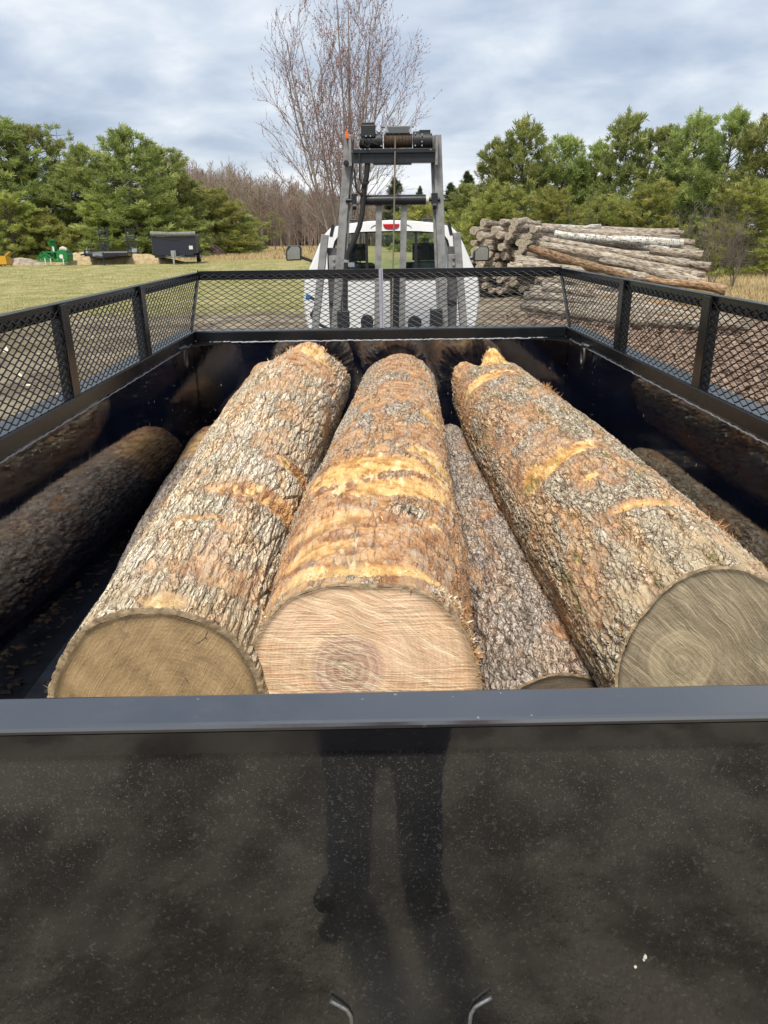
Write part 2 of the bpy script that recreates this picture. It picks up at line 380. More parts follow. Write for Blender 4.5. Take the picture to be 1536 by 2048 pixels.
        C = lerp(C, np.array([.13, .15, .045]), gm[..., None])
        H = lerp(H, .30*H-.004+.009*(wn-.5)+.006*(wn2-.5), np.clip(A, 0, 1)); H = H-.004*T
        # sawdust and mud near the cut
        nd = np.exp(-((YY-y0)/style.get('dustr', .16))**2)*style.get('dust', .5)*sst(fbm(c3*12+seed, 4, seed+41), .35, .6)
        C = lerp(C, np.array(style.get('dustc', (.42, .33, .20))), nd[..., None])
        s.ctr = (np.interp(YY, Y, X), np.interp(YY, Y, Z))
        # row positions: near end follows the tilted saw cut, far end is ragged
        fr = (YY-y0)/(y1-y0)
        near = tilt*r*np.sin(TH)*np.clip(1-(YY-y0)/.5, 0, 1)
        jag = (fbm(np.stack([np.cos(TH)*3, np.sin(TH)*3, TH*0], -1)+seed, 5, seed+51, .65)-.5)*2
        jag = jag*far_jag*np.clip((YY-(y1-.5))/.5, 0, 1)
        rr = r+H*np.clip((y1-YY)/.03+.25, 0, 1)*np.clip((YY-y0)/.02+.35, 0, 1)
        # round the far end over
        e_ = np.clip((YY-(y1-.10))/.10, 0, 1); rr = rr*(1-.22*e_**3)
        Xp = s.ctr[0]+rr*np.cos(TH); Zp = s.ctr[1]+rr*np.sin(TH); Yp = YY+near+jag
        V = np.stack([Xp, Yp, Zp], -1).reshape(-1, 3)
        i = np.arange(n-1)[:, None]*nth; j = np.arange(nth)[None]; j2 = (j+1) % nth
        F = np.stack([i+j, i+nth+j, i+nth+j2, i+j2], -1).reshape(-1, 4)
        s.K = np.clip(1-.75*A-T-.7*nd, 0, 1).reshape(-1); s.V, s.F, s.C, s.n, s.nth = V, F, C.reshape(-1, 3), n, nth
        c0 = np.array([X[0], y0, Z[0]]); rw = r[0]-(.0075 if seed == 3 else .0030)-.0055*fbm(np.stack([np.cos(th)*4, np.sin(th)*4, th*0], -1)+seed, 4, seed+71); s.rim = np.stack([X[0]+rw*np.cos(th), y0+tilt*rw*np.sin(th), Z[0]+rw*np.sin(th)], -1); s.outer = V[:nth].copy(); s.farr = V[-nth:].copy(); s.tilt = tilt; s.y0 = y0
        s.frim = C[-1]
    def build(s, label, cat='log', facemat=None, pith=(0, 0), group='logs lying in the bin', root_kids=()):
        root = empty(s.name, (s.X[0], s.Y[0], s.Z[0]-s.R[0]), 0, label, cat, group)
        inv = np.array(root.location)
        # bark shell + broken far end (grid towards the centre)
        V = [s.V]; F = [s.F]; C = [s.C]; base = len(s.V)-s.nth
        c = s.farr.mean(0); k = 14; prev = np.arange(base, base+s.nth); cnt = len(s.V)
        for q in range(1, k+1):
            f_ = 1-q/k*.985; ring = c+(s.farr-c)*f_
            ring[:, 1] += (fbm(ring*np.array([22, 0, 22])+s.seed, 4, s.seed+60)-.5)*.09
            V.append(ring); ids = np.arange(cnt, cnt+s.nth); cnt += s.nth
            F.append(np.stack([prev, ids, np.roll(ids, -1), np.roll(prev, -1)], -1)); prev = ids
            g = vnoise(ring*np.array([60, 60, 60]), s.seed+61)[:, None]; C.append(lerp(np.array([.30, .16, .07]), np.array([.62, .42, .2]), g))
        o = meshobj('bark', np.concatenate(V)-inv, np.concatenate(F), M_BARK_OAK if s.name == 'oak_log' else M_BARK, root, True)
        Cc = np.concatenate(C); set_color(o, 'albedo', Cc); set_float(o, 'crk', np.concatenate([s.K, np.zeros(len(Cc)-len(s.K))]))
        # thin bark lip between the shell and the wood
        VL = np.concatenate([s.outer, s.rim*.45+s.outer*.55+np.array([0, -.0006, 0]), s.rim+np.array([0, -.0002, 0])]); i_ = np.arange(2)[:, None]*s.nth; j_ = np.arange(s.nth)[None]; j2_ = (j_+1) % s.nth
        FL = np.stack([i_+j_, i_+j2_, i_+s.nth+j2_, i_+s.nth+j_], -1).reshape(-1, 4)
        lp = meshobj('bark_edge', VL-inv, FL, M_BARK, root, True); gq = vnoise(VL*160, s.seed)[:, None]; set_color(lp, 'albedo', lerp(np.array([.14, .10, .06]), np.array([.50, .38, .24]), gq))
        # sawn face: a disc inside the rim, origin at the pith
        pc = np.array([s.X[0]+pith[0], 0, s.Z[0]+pith[1]]); pc[1] = s.y0+s.tilt*pith[1]
        k = 70; fs = np.linspace(1, 0.004, k); rim = s.rim
        # take the lip of the bark a little in so that the wood sits inside a bark ring
        VV = []; rimv = []
        for f_ in fs:
            ring = pc+(rim-pc)*f_; ring[:, 1] = s.y0+s.tilt*(ring[:, 2]-s.Z[0])
            ring[:, 1] += .0012*np.sin(ring[:, 0]*90+ring[:, 2]*60) + .004*(fbm(ring*np.array([9, 0, 9])+s.seed, 3, 3)-.5)
            if f_ > .985: ring[:, 1] -= .0015
            VV.append(ring); rimv.append(np.full(s.nth, f_))
        VV = np.concatenate(VV); i = np.arange(k-1)[:, None]*s.nth; j = np.arange(s.nth)[None]; j2 = (j+1) % s.nth
        FF = np.stack([i+j, i+j2, i+s.nth+j2, i+s.nth+j], -1).reshape(-1, 4)
        fo = meshobj('cut_face', VV-pc, FF, facemat, root, True, loc=Vector(pc-inv)); set_float(fo, 'rim', np.concatenate(rimv))
        return root

ST = dict(
 oak=dict(nu=52, len=.210, warp=.7, fw=.15, depth=.0095, tiltp=.03, furf=8, furl=4.0, spiral=.06, cols=((.74, .65, .49), (.56, .47, .335), (.12, .062, .044)), pale=(1.10, 1.11, 1.18), scuff=.575, scuff_amt=.7, tan=.6, dust=.7, dustc=(.46, .34, .20)),
 bare=dict(nu=60, len=.085, warp=1.5, fw=.15, depth=.006, tiltp=.06, furf=9, furl=9, spiral=.0, cols=((.58, .51, .41), (.36, .295, .215), (.08, .055, .04)), pale=(1.15, 1.16, 1.22), scuff=.455, scuff_amt=1., tan=.8, dust=.35),
 scaly=dict(nu=60, len=.075, warp=1.6, fw=.15, depth=.0075, tiltp=.06, furf=9, furl=9, spiral=.05, cols=((.61, .53, .40), (.45, .375, .27), (.12, .063, .045)), pale=(1.06, 1.07, 1.14), dustr=.30, scuff=.50, scuff_amt=.85, tan=.8, moss=.6, dust=.8, dustc=(.50, .41, .27)),
 grey=dict(nu=50, len=.085, warp=1.4, fw=.16, depth=.0085, tiltp=.05, furf=8, furl=7, spiral=.0, cols=((.58, .515, .45), (.37, .31, .265), (.06, .046, .038)), pale=(1.1, 1.1, 1.14), scuff=.59, scuff_amt=.8, tan=.4, dust=.2),
)
FACE1 = wood_face_material('old_sawn_oak', (.49, .345, .19), (.37, .26, .14), (.42, .29, .15), .02, 78, .5, lines=.12, dirt=.75, dirtc=(.105, .085, .06))
FACE2 = wood_face_material('fresh_sawn_wood', (.80, .56, .385), (.70, .46, .29), (.60, .40, .31), .060, -6, .85, fan=True, cracks=0., lines=.45, dirt=.05, dirtc=(.30, .19, .12))
FACE3 = wood_face_material('muddy_sawn_wood', (.32, .27, .185), (.235, .195, .14), (.40, .34, .23), .058, -28, .9, lines=.6, cracks=.6, ringy=.28, dirt=.5, dirtc=(.13, .12, .09))
FACE4 = wood_face_material('dark_sawn_wood', (.13, .115, .10), (.20, .15, .10), (.2, .15, .1), .02, 20, .5, dirt=.5, dirtc=(.07, .06, .05))

L1 = Log('oak_log', [1.09, 1.6, 2.4, 3.15, 3.6, 4.0], [-.425, -.438, -.452, -.458, -.450, -.41], [1.18, 1.175, 1.17, 1.165, 1.17, 1.175], [.193, .196, .210, .246, .256, .225], .10, 3, .0027, ST['oak'],
  wounds=[(2.11, 25, .045, .10, 20, 'g', 1), (1.77, 50, .045, .11, 12, 'g', 1), (1.9, 110, .04, .05, 0, 'a', .7), (2.9, 85, .10, .10, 10, 'a', .7), (1.77, 33, .02, .06, 25, 't', 1), (1.555, 95, .012, .06, 10, 't', .9), (1.51, 72, .03, .02, 0, 'a', .9), (2.55, 64, .04, .025, 0, 'a', .8), (2.5, 66, .02, .014, 0, 'a', .9),
   (3.45, 68, .26, .13, 30, 'a', 1), (3.75, 82, .16, .10, 20, 'a', 1), (3.62, 60, .06, .08, 20, 't', .62), (3.55, 50, .06, .10, 0, 'a', 1), (2.95, 15, .22, .05, 10, 'a', 1), (3.0, 60, .03, .12, 0, 'a', .8), (1.27, 63, .06, .09, 10, 'a', .8), (1.125, 86, .022, .03, 0, 't', 1), (3.5, 130, .2, .1, 0, 'a', .8)],
  bumps=[(3.72, 70, .10, 22, .045), (3.30, 52, .12, 16, .012), (3.9, 20, .2, 30, .03), (3.66, 104, .12, 11, -.055), (3.62, 128, .10, 12, .02), (1.95, 25, .10, 25, .012), (2.6, 150, .3, 30, .015)], far_jag=.20)
L2 = Log('stripped_log', [1.105, 1.8, 2.6, 3.3, 4.02], [-.082, -.055, .004, .055, .092], [1.200, 1.196, 1.190, 1.187, 1.19], [.206, .214, .206, .194, .184], .28, 11, .0027, ST['bare'],
  wounds=[(1.85, 107, .10, .12, 15, 't', 1), (1.88, 78, .05, .16, -8, 't', .95), (1.70, 72, .06, .14, 12, 't', .85), (2.0, 34, .07, .12, -15, 't', .8), (1.5, 60, .02, .05, -30, 'g', 1), (1.38, 92, .25, .25, 0, 'a', 1), (1.6, 120, .2, .12, 0, 'a', 1), (1.45, 112, .05, .10, 15, 't', .55),
   (1.30, 118, .05, .08, 10, 't', .6), (1.18, 90, .03, .16, 0, 't', .9), (1.22, 28, .2, .10, 0, 'a', 1), (2.2, 60, .12, .16, 0, 'a', 1), (2.2, 110, .12, .1, 20, 'a', .9), (2.9, 75, .25, .12, 20, 'a', .85), (3.6, 95, .2, .14, 0, 'a', .8), (2.6, 45, .1, .08, -20, 't', .55),
   (2.52, 76, .16, .07, 0, 'p', .9), (3.3, 118, .22, .08, 0, 'p', .9), (1.52, 66, .035, .05, 0, 'p', 1), (2.25, 92, .07, .05, 0, 'p', .8)],
  bumps=[(1.9, 75, .14, 60, .010), (1.6, 20, .2, 20, .014)], far_jag=.05, lobes=(.035, .03, .015))
L3 = Log('scaly_log', [1.14, 1.7, 2.3, 3.1, 3.98], [.556, .565, .575, .572, .562], [1.205, 1.192, 1.172, 1.155, 1.15], [.188, .207, .216, .213, .198], .26, 23, .0027, ST['scaly'],
  wounds=[(2.02, 120, .05, .12, 18, 't', 1), (2.05, 146, .05, .05, 20, 't', .95), (1.775, 112, .016, .02, 0, 't', 1), (1.52, 100, .035, .12, -8, 'a', 1), (1.51, 97, .014, .07, -8, 't', .75), (3.45, 118, .07, .12, 20, 't', .9), (3.9, 140, .15, .08, 0, 'a', 1), (3.85, 90, .12, .08, 0, 't', .8),
   (1.27, 80, .03, .04, 30, 'a', .9), (1.37, 162, .16, .07, 0, 'a', .9), (2.2, 158, .12, .04, 0, 'a', 1), (2.52, 122, .09, .07, 0, 'a', .8), (3.6, 160, .3, .08, 0, 'a', .9), (2.1, 134, .14, .15, 10, 'a', .75), (1.3, 118, .10, .12, 0, 'p', .8)],
  bumps=[(3.95, 140, .10, 20, .045), (3.93, 88, .09, 13, .060), (3.95, 114, .12, 11, -.03)], far_jag=.16)
L4 = Log('slim_grey_log', [1.31, 2.5, 3.75], [.355, .322, .30], [.905, .905, .905], [.190, .172, .15], .2, 37, .0034, ST['grey'],
  wounds=[(1.72, 55, .06, .05, 0, 'a', 1), (1.52, 78, .05, .05, 0, 'a', .9), (2.03, 45, .02, .08, 0, 'a', .9), (2.4, 66, .015, .08, 0, 'a', .8), (1.46, 45, .04, .05, 0, 't', .7), (1.42, 62, .03, .04, 0, 'g', .8), (3.2, 72, .05, .05, 0, 'a', .7)], far_jag=.04, nth=440)
L5 = Log('brown_log', [1.3, 2.6, 3.88], [-.65, -.80, -.892], [.876, .878, .885], [.150, .150, .148], .0, 41, .007, ST['grey'], wounds=[(3.75, 95, .22, .25, 0, 'a', 1), (3.5, 130, .2, .12, 0, 't', .6)], far_jag=.03, nth=200)
L6 = Log('dull_log', [1.2, 2.4, 3.36], [.87, .885, .898], [.876, .876, .876], [.14, .14, .14], .0, 47, .009, ST['scaly'], wounds=[(3.6, 90, .3, .1, 0, 'a', .6)], far_jag=.03, nth=200)
L7 = Log('thin_log', [1.3, 2.6, 3.7], [-.17, -.15, -.12], [.85, .85, .85], [.11, .112, .11], .0, 53, .012, ST['grey'], far_jag=.03, nth=120)
r1 = L1.build('pale thick-ridged log on the left of the bin with a weathered tan sawn end', facemat=FACE1, pith=(.02, -.015))
r2 = L2.build('orange-scarred middle log, bark mostly torn off, with a fresh pinkish sawn end', facemat=FACE2, pith=(-.018, .045))
r3 = L3.build('grey scaly log on the right with a muddy olive sawn end and splintered far tip', facemat=FACE3, pith=(-.065, .025))
r4 = L4.build('slimmer grey-brown log sunk low between the scarred middle log and the right log', facemat=FACE4)
L5.build('low brown log against the left wall, mostly seen mirrored in the black paint', facemat=FACE1)
L6.build('low dull log against the right wall, under the scaly log and mirrored in the paint', facemat=FACE3)
L7.build('thin log hidden at the bottom under the orange-scarred middle log', facemat=FACE4)

# splinters and bark fringe standing off the logs
def splinters(root, L, spots, seed, mat):
    rg = np.random.default_rng(seed); P0 = []; P1 = []; C = []
    inv = np.array(root.location); G = L.V.reshape(L.n, L.nth, 3); ys = G[:, 0, 1]
    for (y, th, dy, dth, n, ln, colr, fwd) in spots:
        for _ in range(n):
            yy = y+rg.normal()*dy; tt = (th+rg.normal()*dth) % 360
            i = min(max(int(np.searchsorted(np.interp(np.arange(L.n), np.arange(L.n), ys), yy)), 0), L.n-1); j = int(tt/360*L.nth) % L.nth
            p = G[i, j]; nrm = np.array([math.cos(R(tt)), 0, math.sin(R(tt))])
            d = nrm*rg.uniform(.05, .7)+np.array([rg.normal()*.4, rg.normal()*.5+fwd, rg.normal()*.4]); d /= np.linalg.norm(d)
            P0.append(p-nrm*.003); P1.append(p+d*ln*.55*rg.uniform(.3, 1.25)); C.append(np.array(colr)*rg.uniform(.6, 1.25))
    P0 = np.array(P0)-inv; P1 = np.array(P1)-inv; nn = rg.normal(size=P0.shape); nn /= np.linalg.norm(nn, axis=1)[:, None]
    d = P1-P0; x = np.cross(d, nn); x /= np.linalg.norm(x, axis=1)[:, None]; wd = rg.uniform(.0007, .0024, (len(P0), 1)); m_ = (P0+P1)/2+nn*.002
    V = np.stack([P0-x*wd, P0+x*wd, m_+x*wd*.8, P1, m_-x*wd*.8], 1).reshape(-1, 3)
    q = np.array([(0, 1, 2, 4)]); F4 = [(b*5, b*5+1, b*5+2, b*5+4) for b in range(len(P0))]+[(b*5+4, b*5+2, b*5+3) for b in range(len(P0))]
    o = meshobj('splinters', V, F4, mat, root); set_color(o, 'albedo', np.repeat(np.array(C), 5, 0)); tag(o, kind='stuff')
OR = (.42, .22, .10); YE = (.70, .52, .28); GR = (.36, .30, .24); WH = (.8, .7, .5)
splinters(r1, L1, [(3.95, 70, .10, 22, 260, .05, OR, .8), (3.9, 100, .12, 14, 80, .04, YE, .8), (2.11, 25, .03, 20, 140, .03, OR, -.3), (1.78, 48, .025, 22, 160, .025, OR, -.3), (1.8, 52, .02, 18, 60, .02, YE, 0), (1.125, 86, .012, 10, 50, .015, YE, -.4),
  (2.5, 165, .9, 8, 70, .02, GR, 0), (3.3, 60, .2, 40, 120, .025, GR, 0)], 1, M_BARK)
splinters(r2, L2, [(1.85, 100, .12, 30, 260, .018, YE, 0), (1.7, 70, .1, 30, 200, .016, YE, 0), (1.17, 85, .01, 42, 240, .014, WH, -.7), (1.2, 25, .12, 12, 220, .03, OR, -.2), (1.16, 28, .03, 16, 100, .022, WH, -.5), (1.5, 60, .02, 12, 60, .02, YE, -.2), (2.1, 15, .5, 12, 200, .018, OR, 0), (1.4, 165, .3, 12, 120, .018, OR, 0), (3.9, 90, .1, 40, 90, .02, GR, .5), (3.9, 165, .04, 5, 14, .03, WH, .3)], 2, M_BARK)
splinters(r3, L3, [(4.0, 142, .05, 10, 160, .05, YE, .9), (3.97, 88, .05, 8, 160, .045, YE, .9), (4.02, 150, .02, 4, 12, .09, WH, .6), (3.02, 68, .06, 6, 120, .05, OR, .2), (1.42, 50, .05, 5, 90, .035, OR, .5), (2.03, 130, .05, 25, 160, .018, YE, 0), (1.52, 100, .03, 25, 100, .016, OR, 0), (1.33, 160, .14, 10, 130, .03, OR, -.1), (1.15, 100, .01, 40, 90, .010, WH, -.5), (2.0, 40, .6, 12, 160, .012, GR, 0)], 3, M_BARK)
splinters(r4, L4, [(1.44, 60, .02, 30, 120, .022, GR, -.4), (1.45, 50, .02, 15, 50, .02, YE, -.4), (2.03, 50, .02, 20, 50, .02, OR, 0), (2.3, 70, .5, 30, 120, .012, GR, 0)], 4, M_BARK)
# ------------------------------------------------------------------ painted steel
def black_paint(name, base=(.006, .0075, .012), rough=.10, ior=1.75, dust=.0, wav=.35, streak=False, specks=.0, grime=0.0, rvar=.08):
    m, t, p = material(name); P = t.obj()
    peel = t.noise(P, 55, 3, .5); wave = t.noise(P, 5, 3, .5)
    rg = t.math('ADD', rough, t.math('MULTIPLY', t.ss(t.noise(P, 6, 6, .65), .42, .70), rvar))
    c = t.mix(t.ss(t.noise(P, 3, 6, .6), .4, .75), base, tuple(v*1.7 for v in base))
    if grime:
        g = t.math('MULTIPLY', t.ss(t.noise(P, 2.2, 8, .60, .3), .40, .74), grime)
        c = t.mix(g, c, (.070, .070, .068)); rg = t.math('ADD', rg, t.math('MULTIPLY', g, rvar*1.5))
        fg = t.ss(t.noise(P, 160, 2, .6), .60, .70); c = t.mix(t.math('MULTIPLY', fg, grime*.5), c, (.16, .15, .13))
    if specks:
        v = t.voro(t.mapv(P, (1, 1, .45), (0, 0, 0)), 26); v2 = t.voro(t.mapv(P, (1, 1, .25)), 44)
        sp = t.math('MAXIMUM', t.ss(v, .085, .055), t.ss(v2, .07, .05))
        sel = t.ss(t.noise(P, 2.3, 4, .6), .50, .58)
        sp = t.math('MULTIPLY', t.math('MULTIPLY', sp, sel), specks)
        c = t.mix(sp, c, (.42, .43, .42)); rg = t.math('ADD', rg, t.math('MULTIPLY', sp, .5))
        s3 = t.voro(t.mapv(P, (1, .8, .035), (R(28), 0, 0)), 17); s3 = t.math('MULTIPLY', t.ss(s3, .045, .03), t.ss(t.noise(P, 1.7, 2, .6, 0), .52, .56)); c = t.mix(t.math('MULTIPLY', s3, .7), c, (.30, .31, .32))
        hz = t.ss(t.noise(t.mapv(P, (5, 5, 1.2)), 1.6, 6, .7), .5, .8); c = t.mix(t.math('MULTIPLY', hz, .10), c, (.10, .11, .13)); rg = t.math('ADD', rg, t.math('MULTIPLY', hz, .12))
    if dust:
        # dried water marks: small broken arcs and dots of dust
        n1 = t.noise(t.mapv(P, (1, 1, 1.7)), 250, 2, .5, 1.0); ridge = t.math('ABSOLUTE', t.math('SUBTRACT', n1, .5))
        arc = t.ss(ridge, .012, .003); brk = t.ss(t.noise(P, 280, 1.5, .5), .57, .62)
        top = t.n.new('ShaderNodeSeparateXYZ'); t.l.new(P, top.inputs[0])
        dens = t.math('ADD', t.ss(t.math('ADD', top.outputs[2], t.math('MULTIPLY', t.math('SUBTRACT', t.noise(P, 4, 3), .5), .25)), 1.12, 1.36, .06, 1.0), 0)
        mk = t.math('MULTIPLY', t.math('MULTIPLY', arc, brk), dens)
        dots = t.math('MULTIPLY', t.ss(t.noise(P, 430, 1.5, .5), .70, .76), .55)
        mk = t.math('MULTIPLY', t.math('MAXIMUM', mk, dots), dust)
        c = t.mix(mk, c, (.50, .49, .45)); rg = t.math('ADD', rg, t.math('MULTIPLY', mk, .6))
    setp(t, p, c, rg, ior=ior, spec=.5, normal=t.bump(t.math('ADD', t.math('MULTIPLY', peel, .25), wave), wav, .0025))
    return m
M_WALL = black_paint('glossy_black_wall', (.0035, .005, .012), .03, 2.8, wav=.20, specks=.9, rvar=.05)
M_DOOR = black_paint('dusty_black_door', (.008, .008, .008), .018, 1.95, dust=.42, wav=.05, grime=.42, rvar=.04)
M_BAND = black_paint('clean_black_band', (.006, .006, .007), .03, 2.0, wav=.06, grime=.08)
M_RAIL = black_paint('black_rail', (.006, .007, .009), .22, 1.5, wav=.2, grime=.04)
M_LIP = black_paint('sky_lit_black_lip', (.022, .024, .029), .14, 2.5, wav=.08, grime=.10, specks=.35)  # black paint with a paler bluish base, painting in part of the sky's reflection
M_MESH = black_paint('black_mesh', (.006, .007, .009), .28, 1.5, wav=.1)
def simple(name, base, rough=.5, metal=0, scale=30, amt=.25, bumpd=.002, alt=None, spec=None):
    m, t, p = material(name); P = t.obj(); n = t.noise(P, scale, 5, .6)
    alt = alt or tuple(v*.6 for v in base)
    c = t.mix(t.ss(n, .38, .68), base, alt); c = t.mix(amt, base, c) if amt < 1 else c
    n2 = t.noise(P, scale*4, 3, .6)
    setp(t, p, c, t.math('ADD', rough-.08, t.math('MULTIPLY', n, .2)), metal, spec=spec, normal=t.bump(n2, .4, bumpd)); return m
M_ZINC = simple('zinc', (.58, .60, .62), .35, .9, 60, .8)
M_WELD = simple('weld_bead', (.30, .31, .34), .35, .3, 120, .8, .004)
M_FLOOR = simple('worn_grey_floor', (.07, .08, .10), .3, .0, 8, .9, .004, alt=(.03, .033, .04))

ZR, ZT, YF, YT, ZFL = 1.456, 1.753, 4.267, 4.577, .735
WX, YB = 1.045, .735
box = empty('steel_bin', (0, 2.5, 0), 0, 'black steel open-top bin with mesh side extensions, holding the big logs', 'bin')
inv = Vector((0, -2.5, 0))
def bb(m, name, mat, parent=None, **k):
    m.V = [tuple(Vector(v)+inv) for v in m.V]; return m.build(name, mat, parent or box, **k)
for s_ in (-1, 1):
    m = MB().box(min(s_*WX, s_*(WX+.012)), max(s_*WX, s_*(WX+.012)), YB-.02, YF+.01, .32, ZR-.056); bb(m, 'side_wall', M_WALL)
bb(MB().box(-WX, WX, YF-.012, YF, .32, ZR-.056), 'front_wall', M_WALL)
bb(MB().box(-WX, WX, YB-.02, YF-.012, ZFL-.012, ZFL), 'floor_plate', M_FLOOR)
# rim tube
for s_ in (-1, 1):
    a, b = sorted((s_*(WX-.012), s_*(WX+.075))); bb(MB().box(a, b, YB-.06, YF+.075, ZR-.056, ZR), 'side_rim', M_RAIL, bevel=.006)
bb(MB().box(-WX+.0125, WX-.0125, YF-.014, YF+.074, ZR-.057, ZR-.001), 'front_rim', M_RAIL, bevel=.006)
# weld beads: rippled thin ropes
def bead(a, b, r=.0025, step=.012, amp=.0016, seed=0):
    rg = random.Random(seed); a = Vector(a); b = Vector(b); n = int((b-a).length/step); pts = []; rr = []
    for i in range(n+1):
        pts.append(a.lerp(b, i/n)+Vector((rg.uniform(-amp, amp)*.5, rg.uniform(-amp, amp)*.5, rg.uniform(-amp, amp)*1.3))); rr.append(r*rg.uniform(.6, 1.35))
    return pts, rr
for s_ in (-1, 1):
    p_, r_ = bead((s_*(WX-.012), .74, ZR-.060), (s_*(WX-.012), YF-.08, ZR-.060), seed=s_); bb(MB().tube(p_, r_, 6), 'weld_bead', M_WELD)
m = MB(); p_, r_ = bead((-WX+.09, YF-.016, ZR-.061), (WX-.12, YF-.016, ZR-.061), .0045, seed=5); m.tube(p_, r_, 6); bb(m, 'weld_bead', M_WELD)
for s_ in (-1, 1):
    p_, r_ = bead((s_*(WX-.004), YF-.014, ZR-.09), (s_*(WX-.004), YF-.014, ZFL), .0016, seed=7); bb(MB().tube(p_, r_, 5), 'corner_weld', M_RAIL)
# corner gussets
for s_ in (-1, 1):
    m = MB().prism([(s_*(WX-.005), YF-.02), (s_*(WX-.21), YF-.02), (s_*(WX-.005), YF-.16)], ZR-.066, ZR-.058, axis=2)
    # lift so that it sits just below the rim
    bb(m, 'corner_gusset', M_RAIL)
# mesh panels -----------------------------------------------------------
LW, SW = .054, .0132
def lattice(O, U, W, nu, nw, Nn, lwd, swd, clip=None, wid=.0042, thk=.0024):
    """expanded-metal diamonds: zig-zag strands along U, rows along W"""
    O = np.array(O, float); U = np.array(U, float); W = np.array(W, float); P0 = []; P1 = []
    for k in range(nw):
        i = np.arange(nu); up = ((i+k) % 2)
        a = O+U*(i*lwd/2)[:, None]+W*((k+.5)*swd+(up-.5)*swd*.80)[:, None]
        up1 = ((i+1+k) % 2)
        b = O+U*((i+1)*lwd/2)[:, None]+W*((k+.5)*swd+(up1-.5)*swd*.80)[:, None]
        P0.append(a); P1.append(b)
    P0 = np.concatenate(P0); P1 = np.concatenate(P1)
    if clip is not None: q = clip(P0) & clip(P1); P0 = P0[q]; P1 = P1[q]
    Nn = np.array(Nn, float); Nn /= np.linalg.norm(Nn)
    # strands of real expanded metal are turned out of the sheet plane
    Nt = Nn*.80+W*.6; Nt /= np.linalg.norm(Nt)
    return segs(P0, P1, Nt, wid, thk)
lean = (YT-YF)/(ZT-ZR)
for s_ in (-1, 1):
    nw = int((ZT-ZR-.02)/SW)+1
    V, F = lattice((s_*WX, .66, ZR+.002), (0, 1, 0), (0, 0, 1), 150, nw, (1, 0, 0), LW, SW, clip=lambda P: P[:, 1] < YF+(P[:, 2]-ZR)*lean-.01)
    meshobj('mesh_panel', V+np.array(inv), F, M_MESH, box)
    # top angle
    m = MB(); a, b = sorted((s_*(WX+.003), s_*(WX+.036))); m.box(a, b, .60, YT+.01, ZT-.004, ZT)
    a, b = sorted((s_*(WX+.004), s_*(WX+.008))); m.box(a, b, .60, YT, ZT-.044, ZT-.004); bb(m, 'mesh_top_angle', M_RAIL)
    for py in (.76, 1.63, 2.50, 3.38):
        m = MB(); a, b = sorted((s_*(WX-.010), s_*(WX-.004))); m.box(a, b, py-.030, py+.030, ZR, ZT-.004)
        a, b = sorted((s_*(WX-.004), s_*(WX+.050))); m.box(a, b, py+.024, py+.030, ZR, ZT-.004)
        p1, rr1 = bead((s_*(WX-.004), py-.033, ZR+.01), (s_*(WX-.004), py-.033, ZT-.01), .0022, .02, .003); m.tube(p1, rr1, 5)
        bb(m, 'mesh_post', M_RAIL)
    m = MB().bar((s_*(WX+.008), YF+.004, ZR), (s_*(WX+.008), YT+.004, ZT-.004), .045, .006, up=(s_, 0, 0)); bb(m, 'corner_post', M_RAIL)
L = math.hypot(YT-YF, ZT-ZR); Wd = ((YT-YF)/L, (ZT-ZR)/L); SWF = .0195
V, F = lattice((-WX+.005, YF+.008, ZR+.001), (1, 0, 0), (0, Wd[0], Wd[1]), int((2*WX-.01)/(LW/2)), int((L-.012)/SWF), (0, -Wd[1], Wd[0]), LW, SWF, wid=.0058)
meshobj('mesh_panel', V+np.array(inv), F, M_MESH, box)
m = MB().box(-WX-.004, WX+.004, YT-.004, YT, ZT-.044, ZT+.006).box(-WX-.004, WX+.004, YT, YT+.030, ZT+.002, ZT+.006); bb(m, 'mesh_top_angle', M_RAIL)
m = MB().bar((0.005, YF+.008, ZR), (0.005, YT-.006, ZT+.006), .024, .005, up=(0, -Wd[1], Wd[0])).bar((0.005, YF-.002, ZR), (0.005, YT-.016, ZT+.006), .004, .018, up=(0, -Wd[1], Wd[0]))
bb(m, 'centre_strut', simple('bare_grey_strut', (.20, .20, .23), .4, .2, 60, .5))
# tie rings
for s_ in (-1, 1):
    m = MB(); c = Vector((s_*(WX-.03), 3.92 if s_ < 0 else 3.82, ZR-.075)); pts = []
    for i in range(25):
        a = 2*math.pi*i/24; pts.append(c+Vector((0, .026*math.cos(a), .045*math.sin(a)-.02)))
    m.tube(pts, .007, 8, cap=False); m.tube([c+Vector((s_*.02, -.03, .03)), c+Vector((0, -.02, .035)), c+Vector((-s_*.006, 0, .032)), c+Vector((0, .02, .035)), c+Vector((s_*.02, .03, .03))], .009, 8)
    bb(m, 'tie_ring', simple('dull_ring_steel', (.10, .10, .10), .4, .6, 50, .6), smooth=True)
# exterior ribs, skids, rollers
for s_ in (-1, 1):
    for py in (1.2, 2.0, 2.8, 3.6):
        a, b = sorted((s_*(WX+.013), s_*(WX+.07))); bb(MB().box(a, b, py-.04, py+.04, .34, ZR-.057), 'outer_rib', M_RAIL)
m = MB()
for x in (-.45, .45): m.box(x-.05, x+.05, .75, 4.4, .14, .30)
for y in np.arange(.9, 4.3, .4): m.box(-WX+.01, WX-.01, y-.03, y+.03, .302, .40)
bb(m, 'under_frame', M_RAIL)
for x in (-.72, .72):
    for y in (1.0, 4.0):
        m = MB().cyl((x-.08, y, .15), (x+.08, y, .15), .15, 24).box(x-.1, x+.1, y-.02, y+.02, .15, .301); bb(m, 'ground_roller', M_RAIL, smooth=True)
